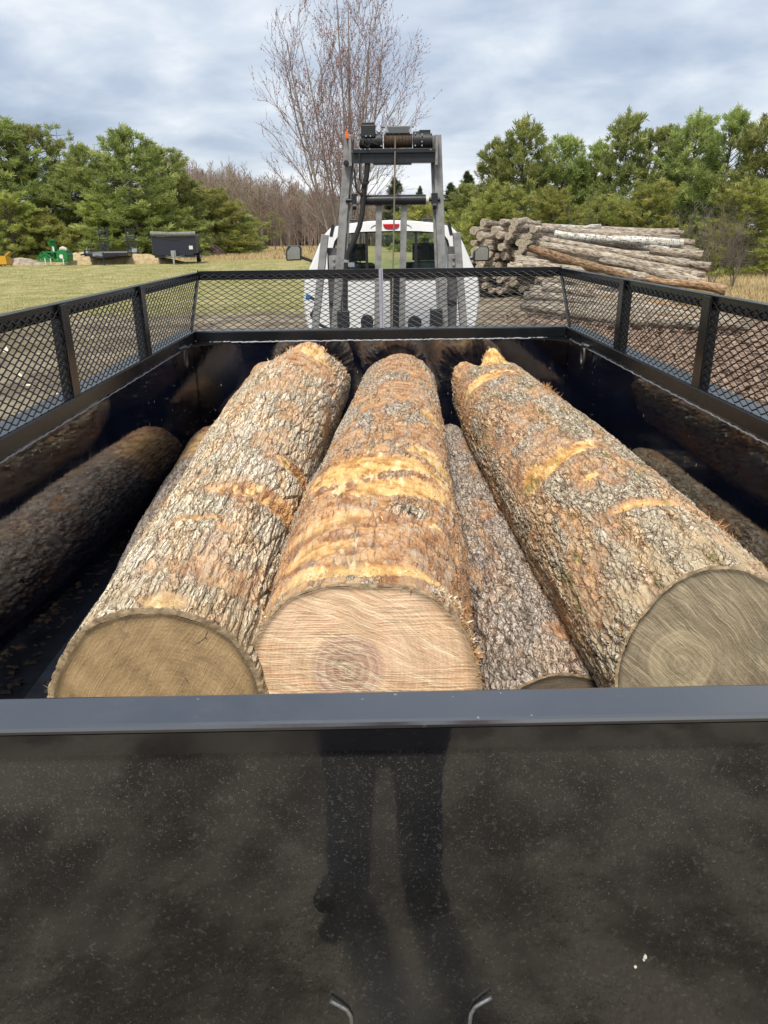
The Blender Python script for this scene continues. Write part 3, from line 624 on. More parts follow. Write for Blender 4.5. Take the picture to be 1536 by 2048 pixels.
# rear door -----------------------------------------------------------
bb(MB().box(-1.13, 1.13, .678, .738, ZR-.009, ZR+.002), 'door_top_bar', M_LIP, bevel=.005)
bb(MB().box(-1.13, 1.13, .680, .732, ZR-.036, ZR-.0092), 'door_band', M_BAND)
door = bb(MB().box(-1.13, 1.13, .690, .725, .30, ZR-.0365), 'rear_door', M_DOOR)
# bent wire hooks low on the door
for s_, x0 in ((-1, -.088), (1, .066)):
    m = MB(); pts = []
    for i in range(9):
        a = R(i*11); pts.append((x0+s_*(.004+.022*(1-math.cos(a)) + .0), .668, 1.02+.018*math.sin(a)-.0))
    top = Vector(pts[-1]); pts = [(x0+s_*.0, .676, .955), (x0+s_*.0, .668, .985), (x0+s_*.001, .667, 1.008), (x0+s_*.006, .666, 1.022), (x0+s_*.015, .665, 1.031), (x0+s_*.026, .664, 1.041)]
    m.tube([(a_, b_+.0200, c_-.012) for a_, b_, c_ in pts], .0026, 10); bb(m, 'bent_wire_hook', M_ZINC, smooth=True)
# bird droppings on the door
m = MB()
for cx_, cz_, rx, rz in ((.2855, 1.088, .0022, .0038), (.2845, 1.0835, .0014, .0022), (.275, 1.071, .0016, .0018)):
    n0 = [(cx_+rx*math.cos(a)*random.uniform(.8, 1.2), cz_+rz*math.sin(a)*random.uniform(.8, 1.2)) for a in np.linspace(0, 2*math.pi, 12, endpoint=False)]
    m.prism(n0, .6885, .6898, axis=1)
bb(m, 'bird_dropping', simple('dropping_white', (.75, .72, .6), .7))

# bark crumbs and splinters fallen on the bin floor and along the logs
def crumbs():
    rg = np.random.default_rng(12); n_ = 5200; X = rg.uniform(-1.0, 1.0, n_); Y = rg.uniform(.8, 4.2, n_); P = np.stack([X, Y, np.full(n_, ZFL+.002)], -1)
    a = rg.uniform(0, 6.28, n_); L = rg.uniform(.004, .022, n_)[:, None]; d = np.stack([np.cos(a), np.sin(a), np.zeros(n_)], -1); s = np.stack([-np.sin(a), np.cos(a), np.zeros(n_)], -1); w_ = L*rg.uniform(.15, .6, (n_, 1)); z = np.array([0, 0, 1.])*L*.35
    V = np.stack([P-d*L-s*w_, P+d*L-s*w_, P+d*L*.8+s*w_, P-d*L*.7+s*w_, P-d*L*.6+z, P+d*L*.6+z], 1).reshape(-1, 3); b = np.arange(n_)[:, None]*6
    F = np.concatenate([b+np.array([[0, 1, 5, 4]]), b+np.array([[3, 4, 5, 2]])]); tag(meshobj('bark_crumbs', V, F, simple('bark_crumb', (.34, .24, .15), .9, 0, 20, 1., alt=(.13, .09, .06))), 'bark crumbs scattered over the grey floor of the bin', 'bark crumbs', kind='stuff')
crumbs()
# ------------------------------------------------------------------ truck with winch tower
M_WHITE = simple('white_car_paint', (.80, .81, .82), .22, 0, 3, .10, .0002)
M_BLKPL = simple('black_plastic', (.018, .019, .021), .45, 0, 40, .5)
M_RUBBER = simple('rubber', (.02, .02, .02), .8, 0, 50, .6)
M_TOWER = simple('dusty_grey_steel', (.29, .288, .285), .6, .1, 14, .9, .002, alt=(.18, .178, .175))
M_TDARK = simple('dark_steel', (.022, .024, .028), .35, .1, 20, .7)
M_RED = simple('red_lens', (.55, .015, .02), .15)
M_ROPE = simple('wire_rope', (.20, .165, .12), .6, .3, 300, .9)
M_ROPE2 = simple('rusty_rope_drum', (.10, .060, .035), .6, .3, 80, .9, alt=(.04, .03, .022))
M_SEAT = simple('dark_seat', (.035, .045, .047), .7)
def glass(name, tint=(.80, .92, .88), spec=.06):
    m = bpy.data.materials.new(name); m.use_nodes = True; t = NT(m.node_tree); t.n.clear()
    out = t.n.new('ShaderNodeOutputMaterial'); a = t.n.new('ShaderNodeBsdfTransparent'); a.inputs[0].default_value = tint+(1,)
    g = t.n.new('ShaderNodeBsdfGlossy'); g.inputs['Roughness'].default_value = .02
    fr = t.n.new('ShaderNodeLayerWeight'); mx = t.n.new('ShaderNodeMixShader')
    f = t.math('ADD', t.math('MULTIPLY', t.math('POWER', fr.outputs['Facing'], 5), .9), spec, clamp=True)
    t.l.new(f, mx.inputs[0]); t.l.new(a.outputs[0], mx.inputs[1]); t.l.new(g.outputs[0], mx.inputs[2]); t.l.new(mx.outputs[0], out.inputs[0]); return m
M_GLASS = glass('tinted_glass')
TX, TY = .17, 8.7
tr = empty('winch_truck', (TX, TY, 0), 0, 'white pickup cab with a grey steel winch tower behind it', 'truck')
tinv = Vector((-TX, -TY, 0))
def tb(m, name, mat, parent=None, **k):
    m.V = [tuple(Vector(v)+tinv) for v in m.V]; return m.build(name, mat, parent or tr, **k)
# cab cross-section, half outline (x, z) from sill to roof centre; window hole cut in the back sheet
prof = [(.86, .70), (.93, .80), (.985, 1.05), (1.0, 1.28), (.97, 1.50), (.885, 1.66), (.80, 1.84), (.735, 1.95), (.66, 2.02), (.50, 2.055), (.25, 2.08), (0, 2.09)]
half = prof; full = half+[(-x, z) for x, z in half[-2::-1]]
def crownpt(x, z, y): return (TX+x, y, z)
secs = [(TY+.02, .965, 1.0), (TY, .985, 1.0), (TY+.06, 1.0, 1.0), (TY+1.2, 1.0, 1.0), (TY+1.75, 1.0, .985)]
def sec(y, sx, sz): return [(TX+x*sx, y, z if z < 1.66 else 1.66+(z-1.66)*sz) for x, z in full]
n = len(full)
# outer skin (sides above belt open for glass): roof part and lower part
V = []; F = []
ysec = [(TY, .97, .97), (TY+.04, .992, 1.0), (TY+.5, 1, 1.02), (TY+1.3, 1, 1.02), (TY+1.9, .99, .96)]
for y, sx, sz in ysec: V += sec(y, sx, sz)
for k in range(len(ysec)-1):
    for i in range(n-1):
        zm = (full[i][1]+full[i+1][1])/2
        if 1.66 < zm < 1.96 and 0 < k < 3: continue
        F.append((k*n+i, k*n+i+1, (k+1)*n+i+1, (k+1)*n+i))
# back sheet with window opening
hole = [(-.66, 1.46), (.66, 1.46), (.70, 1.50), (.70, 1.60), (.62, 1.88), (.56, 1.955), (.30, 1.975), (0, 1.98), (-.30, 1.975), (-.56, 1.955), (-.62, 1.88), (-.70, 1.60), (-.70, 1.50)]
cabm = MB(); cabm.V = V; cabm.F = F
def inter(outline, cx0, cz0, ang):
    d = (math.cos(ang), math.sin(ang)); best = None
    for i in range(len(outline)):
        x1, z1 = outline[i]; x2, z2 = outline[(i+1) % len(outline)]
        ex, ez = x2-x1, z2-z1; den = d[0]*ez-d[1]*ex
        if abs(den) < 1e-9: continue
        tt = ((x1-cx0)*ez-(z1-cz0)*ex)/den; uu = ((x1-cx0)*d[1]-(z1-cz0)*d[0])/den
        if tt > 0 and -1e-6 <= uu <= 1+1e-6: best = tt if best is None else max(best, tt)
    return (cx0+d[0]*best, cz0+d[1]*best)
y0, sx0, sz0 = ysec[0]; outl = [(p[0]-TX, p[2]) for p in sec(y0, sx0, sz0)]
A = sorted([math.atan2(z-1.7, x) for x, z in outl+hole]+[k*2*math.pi/72-math.pi for k in range(72)])
base = len(cabm.V)
for a in A:
    xo, zo = inter(outl, 0, 1.7, a); xh, zh = inter(hole, 0, 1.7, a)
    bul = lambda x, z: .035*(abs(x)/1.0)**2-(.02 if z > 1.3 else 0)*0
    cabm.V += [(TX+xo, TY, zo), (TX+xh, TY-.012+.0*bul(xh, zh), zh), (TX+xh, TY+.03, zh)]
K = len(A)
for i in range(K):
    j = (i+1) % K
    cabm.F += [(base+3*i, base+3*j, base+3*j+1, base+3*i+1), (base+3*i+1, base+3*j+1, base+3*j+2, base+3*i+2)]
cab = tb(cabm, 'cab_body', M_WHITE, smooth=True)
m = MB(); m._a([(TX+x, TY+.012, z) for x, z in hole], [tuple(range(len(hole)))[::-1]]); win = tb(m, 'rear_window', M_GLASS)
m = MB()
hp = [(TX+x*.985, TY+.004, z) for x, z in hole]
m.tube(hp+[hp[0], hp[1]], .016, 6, cap=False)
for x in (-.27, .27): m.bar((TX+x, TY+.008, 1.46), (TX+x, TY+.008, 1.97), .03, .012, up=(0, 1, 0))
m.box(TX-.64, TX+.64, TY-.001, TY+.02, 1.462, 1.52)
tb(m, 'window_seal', M_BLKPL, win)
# side glass and windscreen
for s_ in (-1, 1):
    m = MB(); m._a([(TX+s_*.88, TY+.04, 1.665), (TX+s_*.88, TY+1.3, 1.665), (TX+s_*.745, TY+1.3, 1.95), (TX+s_*.745, TY+.04, 1.95)], [(0, 1, 2, 3)]); tb(m, 'side_window', M_GLASS)
m = MB(); m._a([(TX-.70, TY+1.91, 1.97), (TX+.70, TY+1.91, 1.97), (TX+.82, TY+2.45, 1.45), (TX-.82, TY+2.45, 1.45)], [(0, 1, 2, 3)]); tb(m, 'windscreen', glass('windscreen_glass', (.86, .95, .86), .02))
for s_ in (-1, 1): tb(MB().bar((TX+s_*.74, TY+1.90, 1.97), (TX+s_*.86, TY+2.46, 1.44), .07, .06), 'windscreen_pillar', M_WHITE)
hood = MB().prism([(TY+1.9, .72), (TY+3.6, .72), (TY+3.66, 1.0), (TY+3.62, 1.30), (TY+3.3, 1.38), (TY+2.45, 1.43), (TY+1.9, 1.44)], TX-.93, TX+.93, axis=0)
tb(hood, 'hood', M_WHITE, bevel=.05)
# interior
m = MB()
m.box(TX-.86, TX+.86, TY+.06, TY+.5, .72, 1.30); tb(m, 'bench_seat', M_SEAT); m = MB().box(TX-.88, TX+.88, TY+2.1, TY+2.4, .9, 1.40)
tb(m, 'dashboard', M_SEAT)
for x in (-.42, .42):
    m = MB(); m.box(TX+x-.25, TX+x+.25, TY+.95, TY+1.12, .9, 1.62); s0 = tb(m, 'front_seat', M_SEAT, bevel=.05)
    m = MB(); m.box(TX+x-.135, TX+x+.135, TY+.97, TY+1.08, 1.64, 1.84).cyl((TX+x-.06, TY+1.03, 1.58), (TX+x-.06, TY+1.03, 1.66), .01, 8).cyl((TX+x+.06, TY+1.03, 1.58), (TX+x+.06, TY+1.03, 1.66), .01, 8)
    tb(m, 'head_rest', M_SEAT, s0, bevel=.03)
for x in (-.50, .40):
    m = MB(); m.box(TX+x-.16, TX+x+.16, TY+.22, TY+.34, 1.28, 1.66); tb(m, 'rear_seat_back', M_SEAT, bevel=.045)
# third brake light, roof lamps, roof joints
m = MB().prism([(TX-.09, 2.05), (TX+.09, 2.05), (TX+.075, 2.015), (TX+.04, 2.0), (TX-.04, 2.0), (TX-.075, 2.015)], TY-.022, TY+.03, axis=1); tb(m, 'brake_light', M_RED, bevel=.004)
for s_ in (-1, 1):
    m = MB(); pts = [(TX+s_*(.13+.09*math.sin(a)), TY-.01, 2.0+.045*math.cos(a)) for a in np.linspace(.1, 1.5, 7)]; m.tube(pts, .003, 5); tb(m, 'lamp_wire', M_BLKPL)
for s_ in (-1, 1):
    m = MB().box(TX+s_*.42-.055, TX+s_*.42+.055, TY+.35, TY+.52, 2.085, 2.112); tb(m, 'roof_lamp', M_BLKPL, bevel=.01)
    m = MB().bar((TX+s_*.655, TY-.006, 1.93), (TX+s_*.63, TY-.004, 2.035), .035, .012, up=(0, -1, 0)).bar((TX+s_*.63, TY-.0, 2.042), (TX+s_*.63, TY+1.6, 2.062), .035, .012); tb(m, 'roof_ditch_trim', M_BLKPL)
# mirrors
for s_, xm, zm in ((-1, -1.02, 1.735), (1, 1.34, 1.70)):
    xr = xm
    m = MB().prism([(xr-.10, zm-.09), (xr+.09, zm-.085), (xr+.095, zm+.06), (xr+.07, zm+.095), (xr-.045*s_*-1-.02, zm+.095), (xr-.10, zm+.03)], TY+1.25, TY+1.36, axis=1)
    mm = tb(m, 'side_mirror', M_BLKPL, bevel=.012)
    m = MB().prism([(xr-.083, zm-.074), (xr+.074, zm-.07), (xr+.078, zm+.05), (xr+.058, zm+.078), (xr-.03, zm+.078), (xr-.083, zm+.022)], TY+1.243, TY+1.249, axis=1)
    tb(m, 'mirror_glass', simple('mirror_silver', (.62, .68, .68), .03, 1.0, 5, .0, 0), mm)
    m = MB().bar((xr-s_*.09, TY+1.31, zm-.055), (TX+s_*.93, TY+1.35, 1.62), .05, .035); tb(m, 'mirror_arm', M_BLKPL, mm)
# chassis, wheels, fuel and hydraulic boxes
m = MB()
for x in (-.42, .42): m.box(TX+x-.04, TX+x+.04, 5.3, TY+3.4, .62, .80)
for y in (5.35, 6.4, 7.4, 8.3): m.box(TX-.38, TX+.38, y-.04, y+.04, .64, .78)
tb(m, 'chassis', M_TDARK)
for (x, y, wv) in ((-.86, TY+2.85, .25), (.86, TY+2.85, .25), (-.84, 6.35, .42), (.84, 6.35, .42)):
    m = MB().cyl((TX+x-wv/2, y, .41), (TX+x+wv/2, y, .41), .41, 36); wh = tb(m, 'wheel', M_RUBBER, smooth=True)
    s_ = 1 if x > 0 else -1
    m = MB().cyl((TX+x+s_*(wv/2+.001), y, .41), (TX+x+s_*(wv/2+.012), y, .41), .21, 24); tb(m, 'rim', M_ZINC, wh, smooth=True)
# tower: outer tilt rails, legs, inner bars, plates
def LR(a, b, w_, h_): return MB().bar(a, b, w_, h_, up=(0, 1, 0))
for a, b in (((-.486, 7.62, 1.95), (-.66, 7.62, .80)), ((.765, 7.62, 1.955), (.885, 7.62, .80))):
    m = LR(a, b, .070, .09); x = a[0]; tb(m, 'outer_rail', M_TOWER, bevel=.006)
for a, b in (((-.235, 7.6, 2.80), (-.445, 7.6, .80)), ((.565, 7.6, 2.79), (.675, 7.6, .80))):
    lg = tb(LR(a, b, .078, .07), 'tower_leg', M_TOWER, bevel=.005)
    in_ = 1 if a[0] < 0 else -1
    A_, B_ = Vector(a), Vector(b)
    for tt in (.42,):
        c = A_.lerp(B_, tt)
    m = MB().bar(A_.lerp(B_, .02)+Vector((in_*.052, .02, 0)), A_.lerp(B_, .98)+Vector((in_*.052, .02, 0)), .022, .04, up=(0, 1, 0)); tb(m, 'leg_flange', M_TOWER, lg)
for a, b in (((.031, 7.6, 2.21), (-.012, 7.6, .80)), ((.265, 7.6, 2.21), (.236, 7.6, .80))):
    tb(LR(a, b, .058, .05), 'inner_bar', M_TOWER, bevel=.004)
# roller across
m = MB().cyl((-.145, 7.56, 2.245), (.465, 7.56, 2.245), .045, 24); rl = tb(m, 'cross_roller', M_TDARK, smooth=True)
M_NYL = simple('cream_nylon', (.62, .60, .50), .5)
for x0, x1 in ((-.175, -.146), (.466, .493)): tb(MB().cyl((x0, 7.56, 2.245), (x1, 7.56, 2.245), .038, 20), 'roller_bushing', M_NYL, rl, smooth=True)
for x0, x1, x in ((-.28, -.1755, -.215), (.4935, .60, .53)): tb(MB().cyl((x0, 7.56, 2.245), (x1, 7.56, 2.245), .017, 12).cyl((x, 7.55, 2.19), (x+.035, 7.55, 2.19), .028, 12).box(x-.01, x+.045, 7.54, 7.60, 2.2, 2.30), 'roller_axle', M_TDARK, rl, smooth=True)
# side plates with bracket pads
for x0, x1 in ((-.475, -.345), (.69, .79)):
    m = MB().box(x0, x1, 7.66, 7.675, .85, 1.83); pl = tb(m, 'back_plate', simple('back_plate_grey', (.12, .12, .125), .6, .1, 20, .8))
    xc = (x0+x1)/2; m = MB().box(xc-.05, xc+.05, 7.60, 7.655, 1.63, 1.76)
    for dz in (-.03, .03): m.cyl((xc, 7.598, 1.695+dz), (xc, 7.585, 1.695+dz), .014, 10)
    tb(m, 'bracket_pad', M_TOWER, pl, bevel=.004)
    for z_ in (1.30, 1.02): tb(MB().box(x0+.01, x1-.01, 7.64, 7.658, z_, z_+.03), 'plate_strap', M_TDARK, pl)
# top deck: angle and channel
m = MB().box(-.20, .54, 7.456, 7.72, 2.640, 2.655).box(-.20, .54, 7.44, 7.4555, 2.632, 2.668); dk = tb(m, 'winch_deck', M_TDARK, bevel=.003)
tb(MB().box(-.215, .55, 7.47, 7.56, 2.552, 2.6395).box(-.02, .33, 7.475, 7.53, 2.537, 2.5515), 'deck_channel', M_TDARK, dk)
for x in (-.225, .555): tb(MB().box(x-.012, x+.012, 7.46, 7.58, 2.53, 2.78), 'deck_side_plate', M_TOWER, dk, bevel=.004)
# winch
W0 = Vector((.16, 7.52, 2.735))
wn_ = tb(MB().cyl((.08, 7.52, 2.735), (.335, 7.52, 2.735), .052, 32), 'winch', M_ROPE2, smooth=True)
m = MB()
for i in range(20):
    x = .088+i*.0128; pts = [(x, 7.52+.056*math.cos(a), 2.735+.056*math.sin(a)) for a in np.linspace(0, 2*math.pi, 17)]; m.tube(pts, .0058, 6, cap=False)
tb(m, 'rope_coil', M_ROPE2, wn_, smooth=True)
m = MB().cyl((.345, 7.52, 2.735), (.40, 7.52, 2.735), .078, 28).cyl((.40, 7.52, 2.735), (.50, 7.52, 2.735), .070, 28).cyl((.50, 7.52, 2.735), (.515, 7.52, 2.735), .058, 28)
m.box(.40, .50, 7.50, 7.54, 2.80, 2.822)
tb(m, 'gear_housing', M_BLKPL, wn_, smooth=True)
m = MB().cyl((.02, 7.52, 2.735), (.07, 7.52, 2.735), .076, 28).cyl((-.14, 7.52, 2.735), (.02, 7.52, 2.735), .062, 28); tb(m, 'winch_motor', M_BLKPL, wn_, smooth=True)
m = MB().box(-.125, .005, 7.45, 7.56, 2.76, 2.865).box(-.115, -.005, 7.46, 7.55, 2.866, 2.885).box(-.125, -.09, 7.47, 7.5, 2.70, 2.76); tb(m, 'control_box', M_BLKPL, wn_, bevel=.01)
m = MB().box(.095, .315, 7.47, 7.57, 2.795, 2.80).box(.095, .315, 7.468, 7.473, 2.795, 2.845).cyl((.06, 7.52, 2.85), (.35, 7.52, 2.85), .008, 10); tb(m, 'tie_plate', simple('grey_tie_plate', (.13, .14, .14), .35, .3), wn_)
for a_, b_ in ((.115, .075), (.31, .345)): tb(MB().bar((a_, 7.47, 2.80), (b_, 7.47, 2.90), .018, .012, up=(0, 1, 0)), 'clutch_lever', M_ZINC, wn_)
for x, z in ((.085, 2.79), (.33, 2.79), (.36, 2.79), (.36, 2.69), (.42, 2.72), (.42, 2.78), (.055, 2.79), (.055, 2.69), (-.04, 2.77), (-.08, 2.77), (-.13, 2.665), (-.09, 2.665), (-.05, 2.665), (.5, 2.655), (.42, 2.69)):
    tb(MB().cyl((x, 7.447, z), (x, 7.437, z), .0065, 8), 'bolt_head', M_ZINC, wn_)
tb(MB().tube([(.182, 7.464, 2.77), (.178, 7.44, 2.6), (.160, 7.3, 2.0), (.135, 7.1, 1.3), (.12, 6.9, .82)], .0075, 8), 'winch_rope', M_ROPE, smooth=True)
# hoses on the left leg
hs = [(-.07, 7.50, 2.56), (-.08, 7.50, 2.45), (-.105, 7.50, 2.36), (-.115, 7.50, 2.25), (-.13, 7.49, 2.12), (-.155, 7.48, 2.02), (-.205, 7.47, 1.90), (-.265, 7.47, 1.79), (-.285, 7.47, 1.70), (-.30, 7.47, 1.55), (-.31, 7.5, 1.2), (-.30, 7.5, .85)]
h1 = tb(MB().tube(hs, .024, 12), 'fat_hose', M_RUBBER, smooth=True)
tb(MB().cyl((-.285, 7.47, 1.725), (-.288, 7.47, 1.70), .028, 12).box(-.27, -.21, 7.44, 7.46, 1.66, 1.70), 'hose_clamp', M_ZINC, h1)
tb(MB().tube([(-.19, 7.46, 2.50), (-.185, 7.46, 2.40), (-.175, 7.46, 2.33), (-.15, 7.46, 2.30), (-.12, 7.48, 2.29)], .009, 8).tube([(-.145, 7.45, 2.66), (-.14, 7.44, 2.55), (-.145, 7.45, 2.42), (-.12, 7.46, 2.38), (-.07, 7.46, 2.385), (-.06, 7.46, 2.40)], .008, 8).tube([(-.1, 7.44, 2.76), (-.11, 7.42, 2.70), (-.06, 7.42, 2.68), (-.04, 7.43, 2.72), (.02, 7.43, 2.70)], .007, 8), 'thin_hose', M_RUBBER, smooth=True)
tb(MB().prism([(-.262, 2.76), (-.238, 2.76), (-.238, 2.80), (-.255, 2.83), (-.262, 2.81)], 7.50, 7.55, axis=1), 'orange_lever', simple('safety_orange', (.85, .14, .02), .4))
tb(MB().cyl((-.265, 7.54, 2.555), (-.265, 7.49, 2.555), .026, 14).cyl((-.265, 7.489, 2.555), (-.265, 7.475, 2.555), .013, 10), 'hinge_pin', M_TDARK, smooth=True)
# black gear behind the mesh: lift post, pulleys, lamps
m = MB().box(.13, .25, 7.62, 7.72, .80, 1.60); tb(m, 'lift_post', M_TDARK, bevel=.01)
for x, z, r_ in ((-.10, 1.16, .062), (.36, 1.14, .066)):
    m = MB().cyl((x, 7.40, z), (x, 7.48, z), r_, 24).box(x-.06, x+.06, 7.48, 7.56, .9, z+.02); tb(m, 'black_air_tank', M_TDARK, smooth=True)
for x in (-.33, .57):
    m = MB().box(x-.06, x+.06, 7.45, 7.53, 1.10, 1.26); tb(m, 'work_lamp', M_BLKPL, bevel=.01)
m = MB().box(-.55, .85, 7.40, 7.50, .84, .98); tb(m, 'cross_member', M_TOWER, bevel=.005)
tb(MB().cyl((-.735, 8.4, 1.32), (-.735, 8.36, 1.32), .03, 10), 'blue_coupling', simple('blue_cap', (.02, .16, .42), .4))
tb(MB().tube([(-.73, 8.4, 1.32), (-.66, 8.3, 1.30), (-.62, 8.2, 1.28), (-.70, 8.2, 1.15), (-.62, 8.2, 1.05), (-.5, 8.2, 1.0)], .016, 8), 'coiled_line', M_RUBBER, smooth=True)
def hill(Y): return .28*sst(np.asarray(Y, float), 24., 52.)
# ------------------------------------------------------------------ log pile
def pole_material(name, ridge, mid, deep, end, birch=False):
    m, t, p = material(name); P = t.obj(); r = t.rnd()
    n1 = t.noise(t.mapv(P, (1, 1, .22)), 26, 5, .65); n2 = t.noise(P, 4, 5, .6)
    c = t.mix(t.ss(n1, .36, .5), deep, mid); c = t.mix(t.ss(n1, .48, .66), c, ridge)
    c = t.mix(t.math('MULTIPLY', t.ss(n2, .52, .66), .6), c, (.30, .19, .10) if not birch else (.20, .17, .14))
    if birch:
        b = t.noise(t.mapv(P, (.4, .4, 1)), 22, 4, .7); c = t.mix(t.ss(b, .56, .62), c, (.07, .06, .05))
    hs = t.n.new('ShaderNodeHueSaturation'); t.put(hs.inputs['Value'], t.math('ADD', .72, t.math('MULTIPLY', r, .5))); t.put(hs.inputs['Color'], c)
    setp(t, p, hs.outputs[0], .9, spec=.2, normal=t.bump(n1, .8, .02))
    return m
M_POLE = pole_material('pole_bark', (.58, .51, .42), (.33, .28, .22), (.07, .055, .045), None)
M_BIRCH = pole_material('birch_bark', (.78, .77, .72), (.62, .60, .54), (.25, .22, .18), None, True)
M_ORANGE = pole_material('peeled_bark', (.46, .33, .20), (.27, .17, .10), (.08, .05, .035), None)
M_PEND = simple('pole_end_wood', (.40, .34, .26), .9, 0, 14, .95, .004, alt=(.20, .165, .125))
def pole(a, b, r0, r1, mat, label, cat='log', group='logs in the long pile', bend=.08, name='pile_log', n=12, k=9, seed=None):
    a = Vector(a); b = Vector(b); L = (b-a).length; rg = np.random.default_rng(seed if seed is not None else rng.integers(1 << 30))
    t_ = np.linspace(0, 1, k); th = np.linspace(0, 2*np.pi, n, endpoint=False)
    bx, by = rg.normal(size=2)*bend; ph = rg.uniform(0, 3)
    V = []
    for i, u in enumerate(t_):
        rr = (r0+(r1-r0)*u)*(1+.08*rg.normal()); cx = bx*math.sin(math.pi*u+ph*.3)+.02*rg.normal()*bend*4; cy = by*math.sin(2*math.pi*u+ph)*.5
        lob = 1+.07*np.cos(2*th+ph)+.05*rg.normal(size=n)
        V.append(np.stack([cx+rr*lob*np.cos(th), cy+rr*lob*np.sin(th), np.full(n, u*L)], -1))
    V = np.concatenate(V).tolist(); F = [(i*n+j, i*n+(j+1) % n, (i+1)*n+(j+1) % n, (i+1)*n+j) for i in range(k-1) for j in range(n)]
    mi = [0]*len(F)
    F += [tuple(range(n))[::-1], tuple(range((k-1)*n, k*n))]; mi += [1, 1]
    o = meshobj(name, V, F, None, None, False, None, mats=[mat, M_PEND], mi=mi)
    sm = [True]*(len(F)-2)+[False]*2; o.data.polygons.foreach_set('use_smooth', sm)
    q = (b-a).to_track_quat('Z', 'Y'); o.matrix_world = Matrix.Translation(a) @ q.to_matrix().to_4x4()
    return tag(o, label, cat, group)
def P_(px, py, Y): return Vector(at(px, py, Y))
# individually recognisable logs of the pile
pole(P_(1072, 465, 26.6), P_(1366, 490, 25.0), .135, .115, M_BIRCH, 'thick white birch log lying along the upper face of the long pile', bend=.05)
pole(P_(1225, 479, 26.2), P_(1338, 503, 24.9), .12, .11, M_BIRCH, 'second birch log, just under the thick white one in the long pile', bend=.03)
pole(P_(1120, 456, 28.2), P_(1202, 455, 28.0), .10, .09, M_BIRCH, 'short white log end lying on top of the long pile')
pole(P_(1062, 497, 24.8), P_(1262, 556, 21.8), .15, .10, M_ORANGE, 'orange-brown peeled log with a torn yellow side, low on the long pile')
pole(P_(1022, 476, 25.6), P_(1120, 490, 25.2), .11, .11, M_POLE, 'short grey log poking out left, above the orange-brown peeled log')
pole(P_(1085, 479, 25.4), P_(1372, 529, 23.6), .115, .12, M_POLE, 'long grey log directly below the two birch logs, running the full pile')
pole(P_(1080, 490, 24.9), P_(1382, 546, 22.9), .125, .13, M_POLE, 'long grey-brown log right above the yellow-ended log in the pile')
pole(P_(1200, 520, 23.8), P_(1373, 562, 22.2), .09, .115, M_POLE, 'log with a pale yellow sawn right end, low on the long pile')
pole(P_(1290, 556, 21.6), P_(1450, 580, 21.0), .10, .15, M_ORANGE, 'split reddish log sticking out farthest right at the foot of the pile')
pole(P_(1300, 500, 25.2), P_(1404, 513, 24.6), .13, .15, M_POLE, 'stout log with a thick blunt right end beside the birch log tips')
pole(P_(1330, 520, 24.2), P_(1419, 534, 23.9), .11, .13, M_POLE, 'dark-ended log jutting right below the stout blunt log')
pole(P_(1270, 535, 23.2), P_(1392, 554, 22.8), .08, .09, M_POLE, 'thin log end between the grey-brown log and the yellow-ended log')
GL = 'long grey-brown log lying lengthwise in the pile among others like it'
k = 0
for i in range(9):        # top and back rows
    x0 = 1000+i*9+rng.uniform(-12, 12); pole(P_(x0, 449+i*1.2, 29.5-i*.35), P_(1300+rng.uniform(0, 68), 462+i*2.2, 28.6-i*.35), rng.uniform(.07, .11), rng.uniform(.06, .10), M_POLE, GL, group='grey logs in the long pile')
for i in range(30):       # body of the pile behind the visible face
    row = i % 10; u = row/10; yb = 27.6-u*5.4+rng.uniform(-.2, .2)
    x0 = 1040+rng.uniform(-20, 25)-u*10; x1 = 1340+rng.uniform(-25, 60)+u*20
    pole(P_(x0, 468+u*72+rng.uniform(-4, 6), yb+1.0), P_(x1, 486+u*88+rng.uniform(-5, 5), yb), rng.uniform(.09, .125), rng.uniform(.09, .13), M_POLE, GL, group='grey logs in the long pile', bend=.06)
for i in range(16):       # foot of the pile, seen through the mesh
    u = i/16; Yb = 22.0-u*6.0
    a = atz(1075-u*10+rng.uniform(-25, 25), 560+u*62, .13+(1-u)*.5*rng.random()); b = atz(1300+u*180+rng.uniform(-40, 40), 588+u*75, .12)
    a[2] = max(a[2], .12)
    pole(a, b, rng.uniform(.10, .14), rng.uniform(.10, .14), M_ORANGE if i in (6, 7, 12) else M_POLE, 'fallen log at the foot of the long pile, seen through the mesh', group='logs at the foot of the pile', bend=.07)
# cross stack of short logs, ends towards the camera
dirx = Vector((-.75, -1, 0.02)).normalized(); protos = []
for i in range(6):
    o = pole((0, 0, 0), (0, 0, 1.9), rng.uniform(.075, .125), rng.uniform(.08, .13), M_POLE, 'short log end in the cross-stacked left end of the pile', group='cross-stacked log ends', name='stacked_log', k=5, bend=.03)
    protos.append(o)
q = dirx.to_track_quat('Z', 'Y').to_matrix().to_4x4(); cnt = 0
zr_ = .13
for row in range(12):
    cols = 11 if row < 9 else 9
    for c in range(cols):
        xl = at(948+row*.9, 500, 24.5)[0]; x_ = xl+.05+(c+(row % 2)*.5)*.205+rng.uniform(-.06, .06); z_ = zr_+row*.188+rng.uniform(-.04, .04)
        if row >= 11 and c not in (1, 3, 4, 6): continue
        back = 27.8+rng.uniform(-.45, .45)-.02*row
        src = protos[cnt % 6]; o = src if cnt < 6 else src.copy()
        if cnt >= 6: COL.objects.link(o)
        o.matrix_world = Matrix.Translation(Vector((x_+1.05, back-.6, z_))) @ Matrix.Rotation(rng.normal()*.10, 4, 'Z') @ q @ Matrix.Rotation(rng.uniform(0, 6.28), 4, 'Z'); cnt += 1

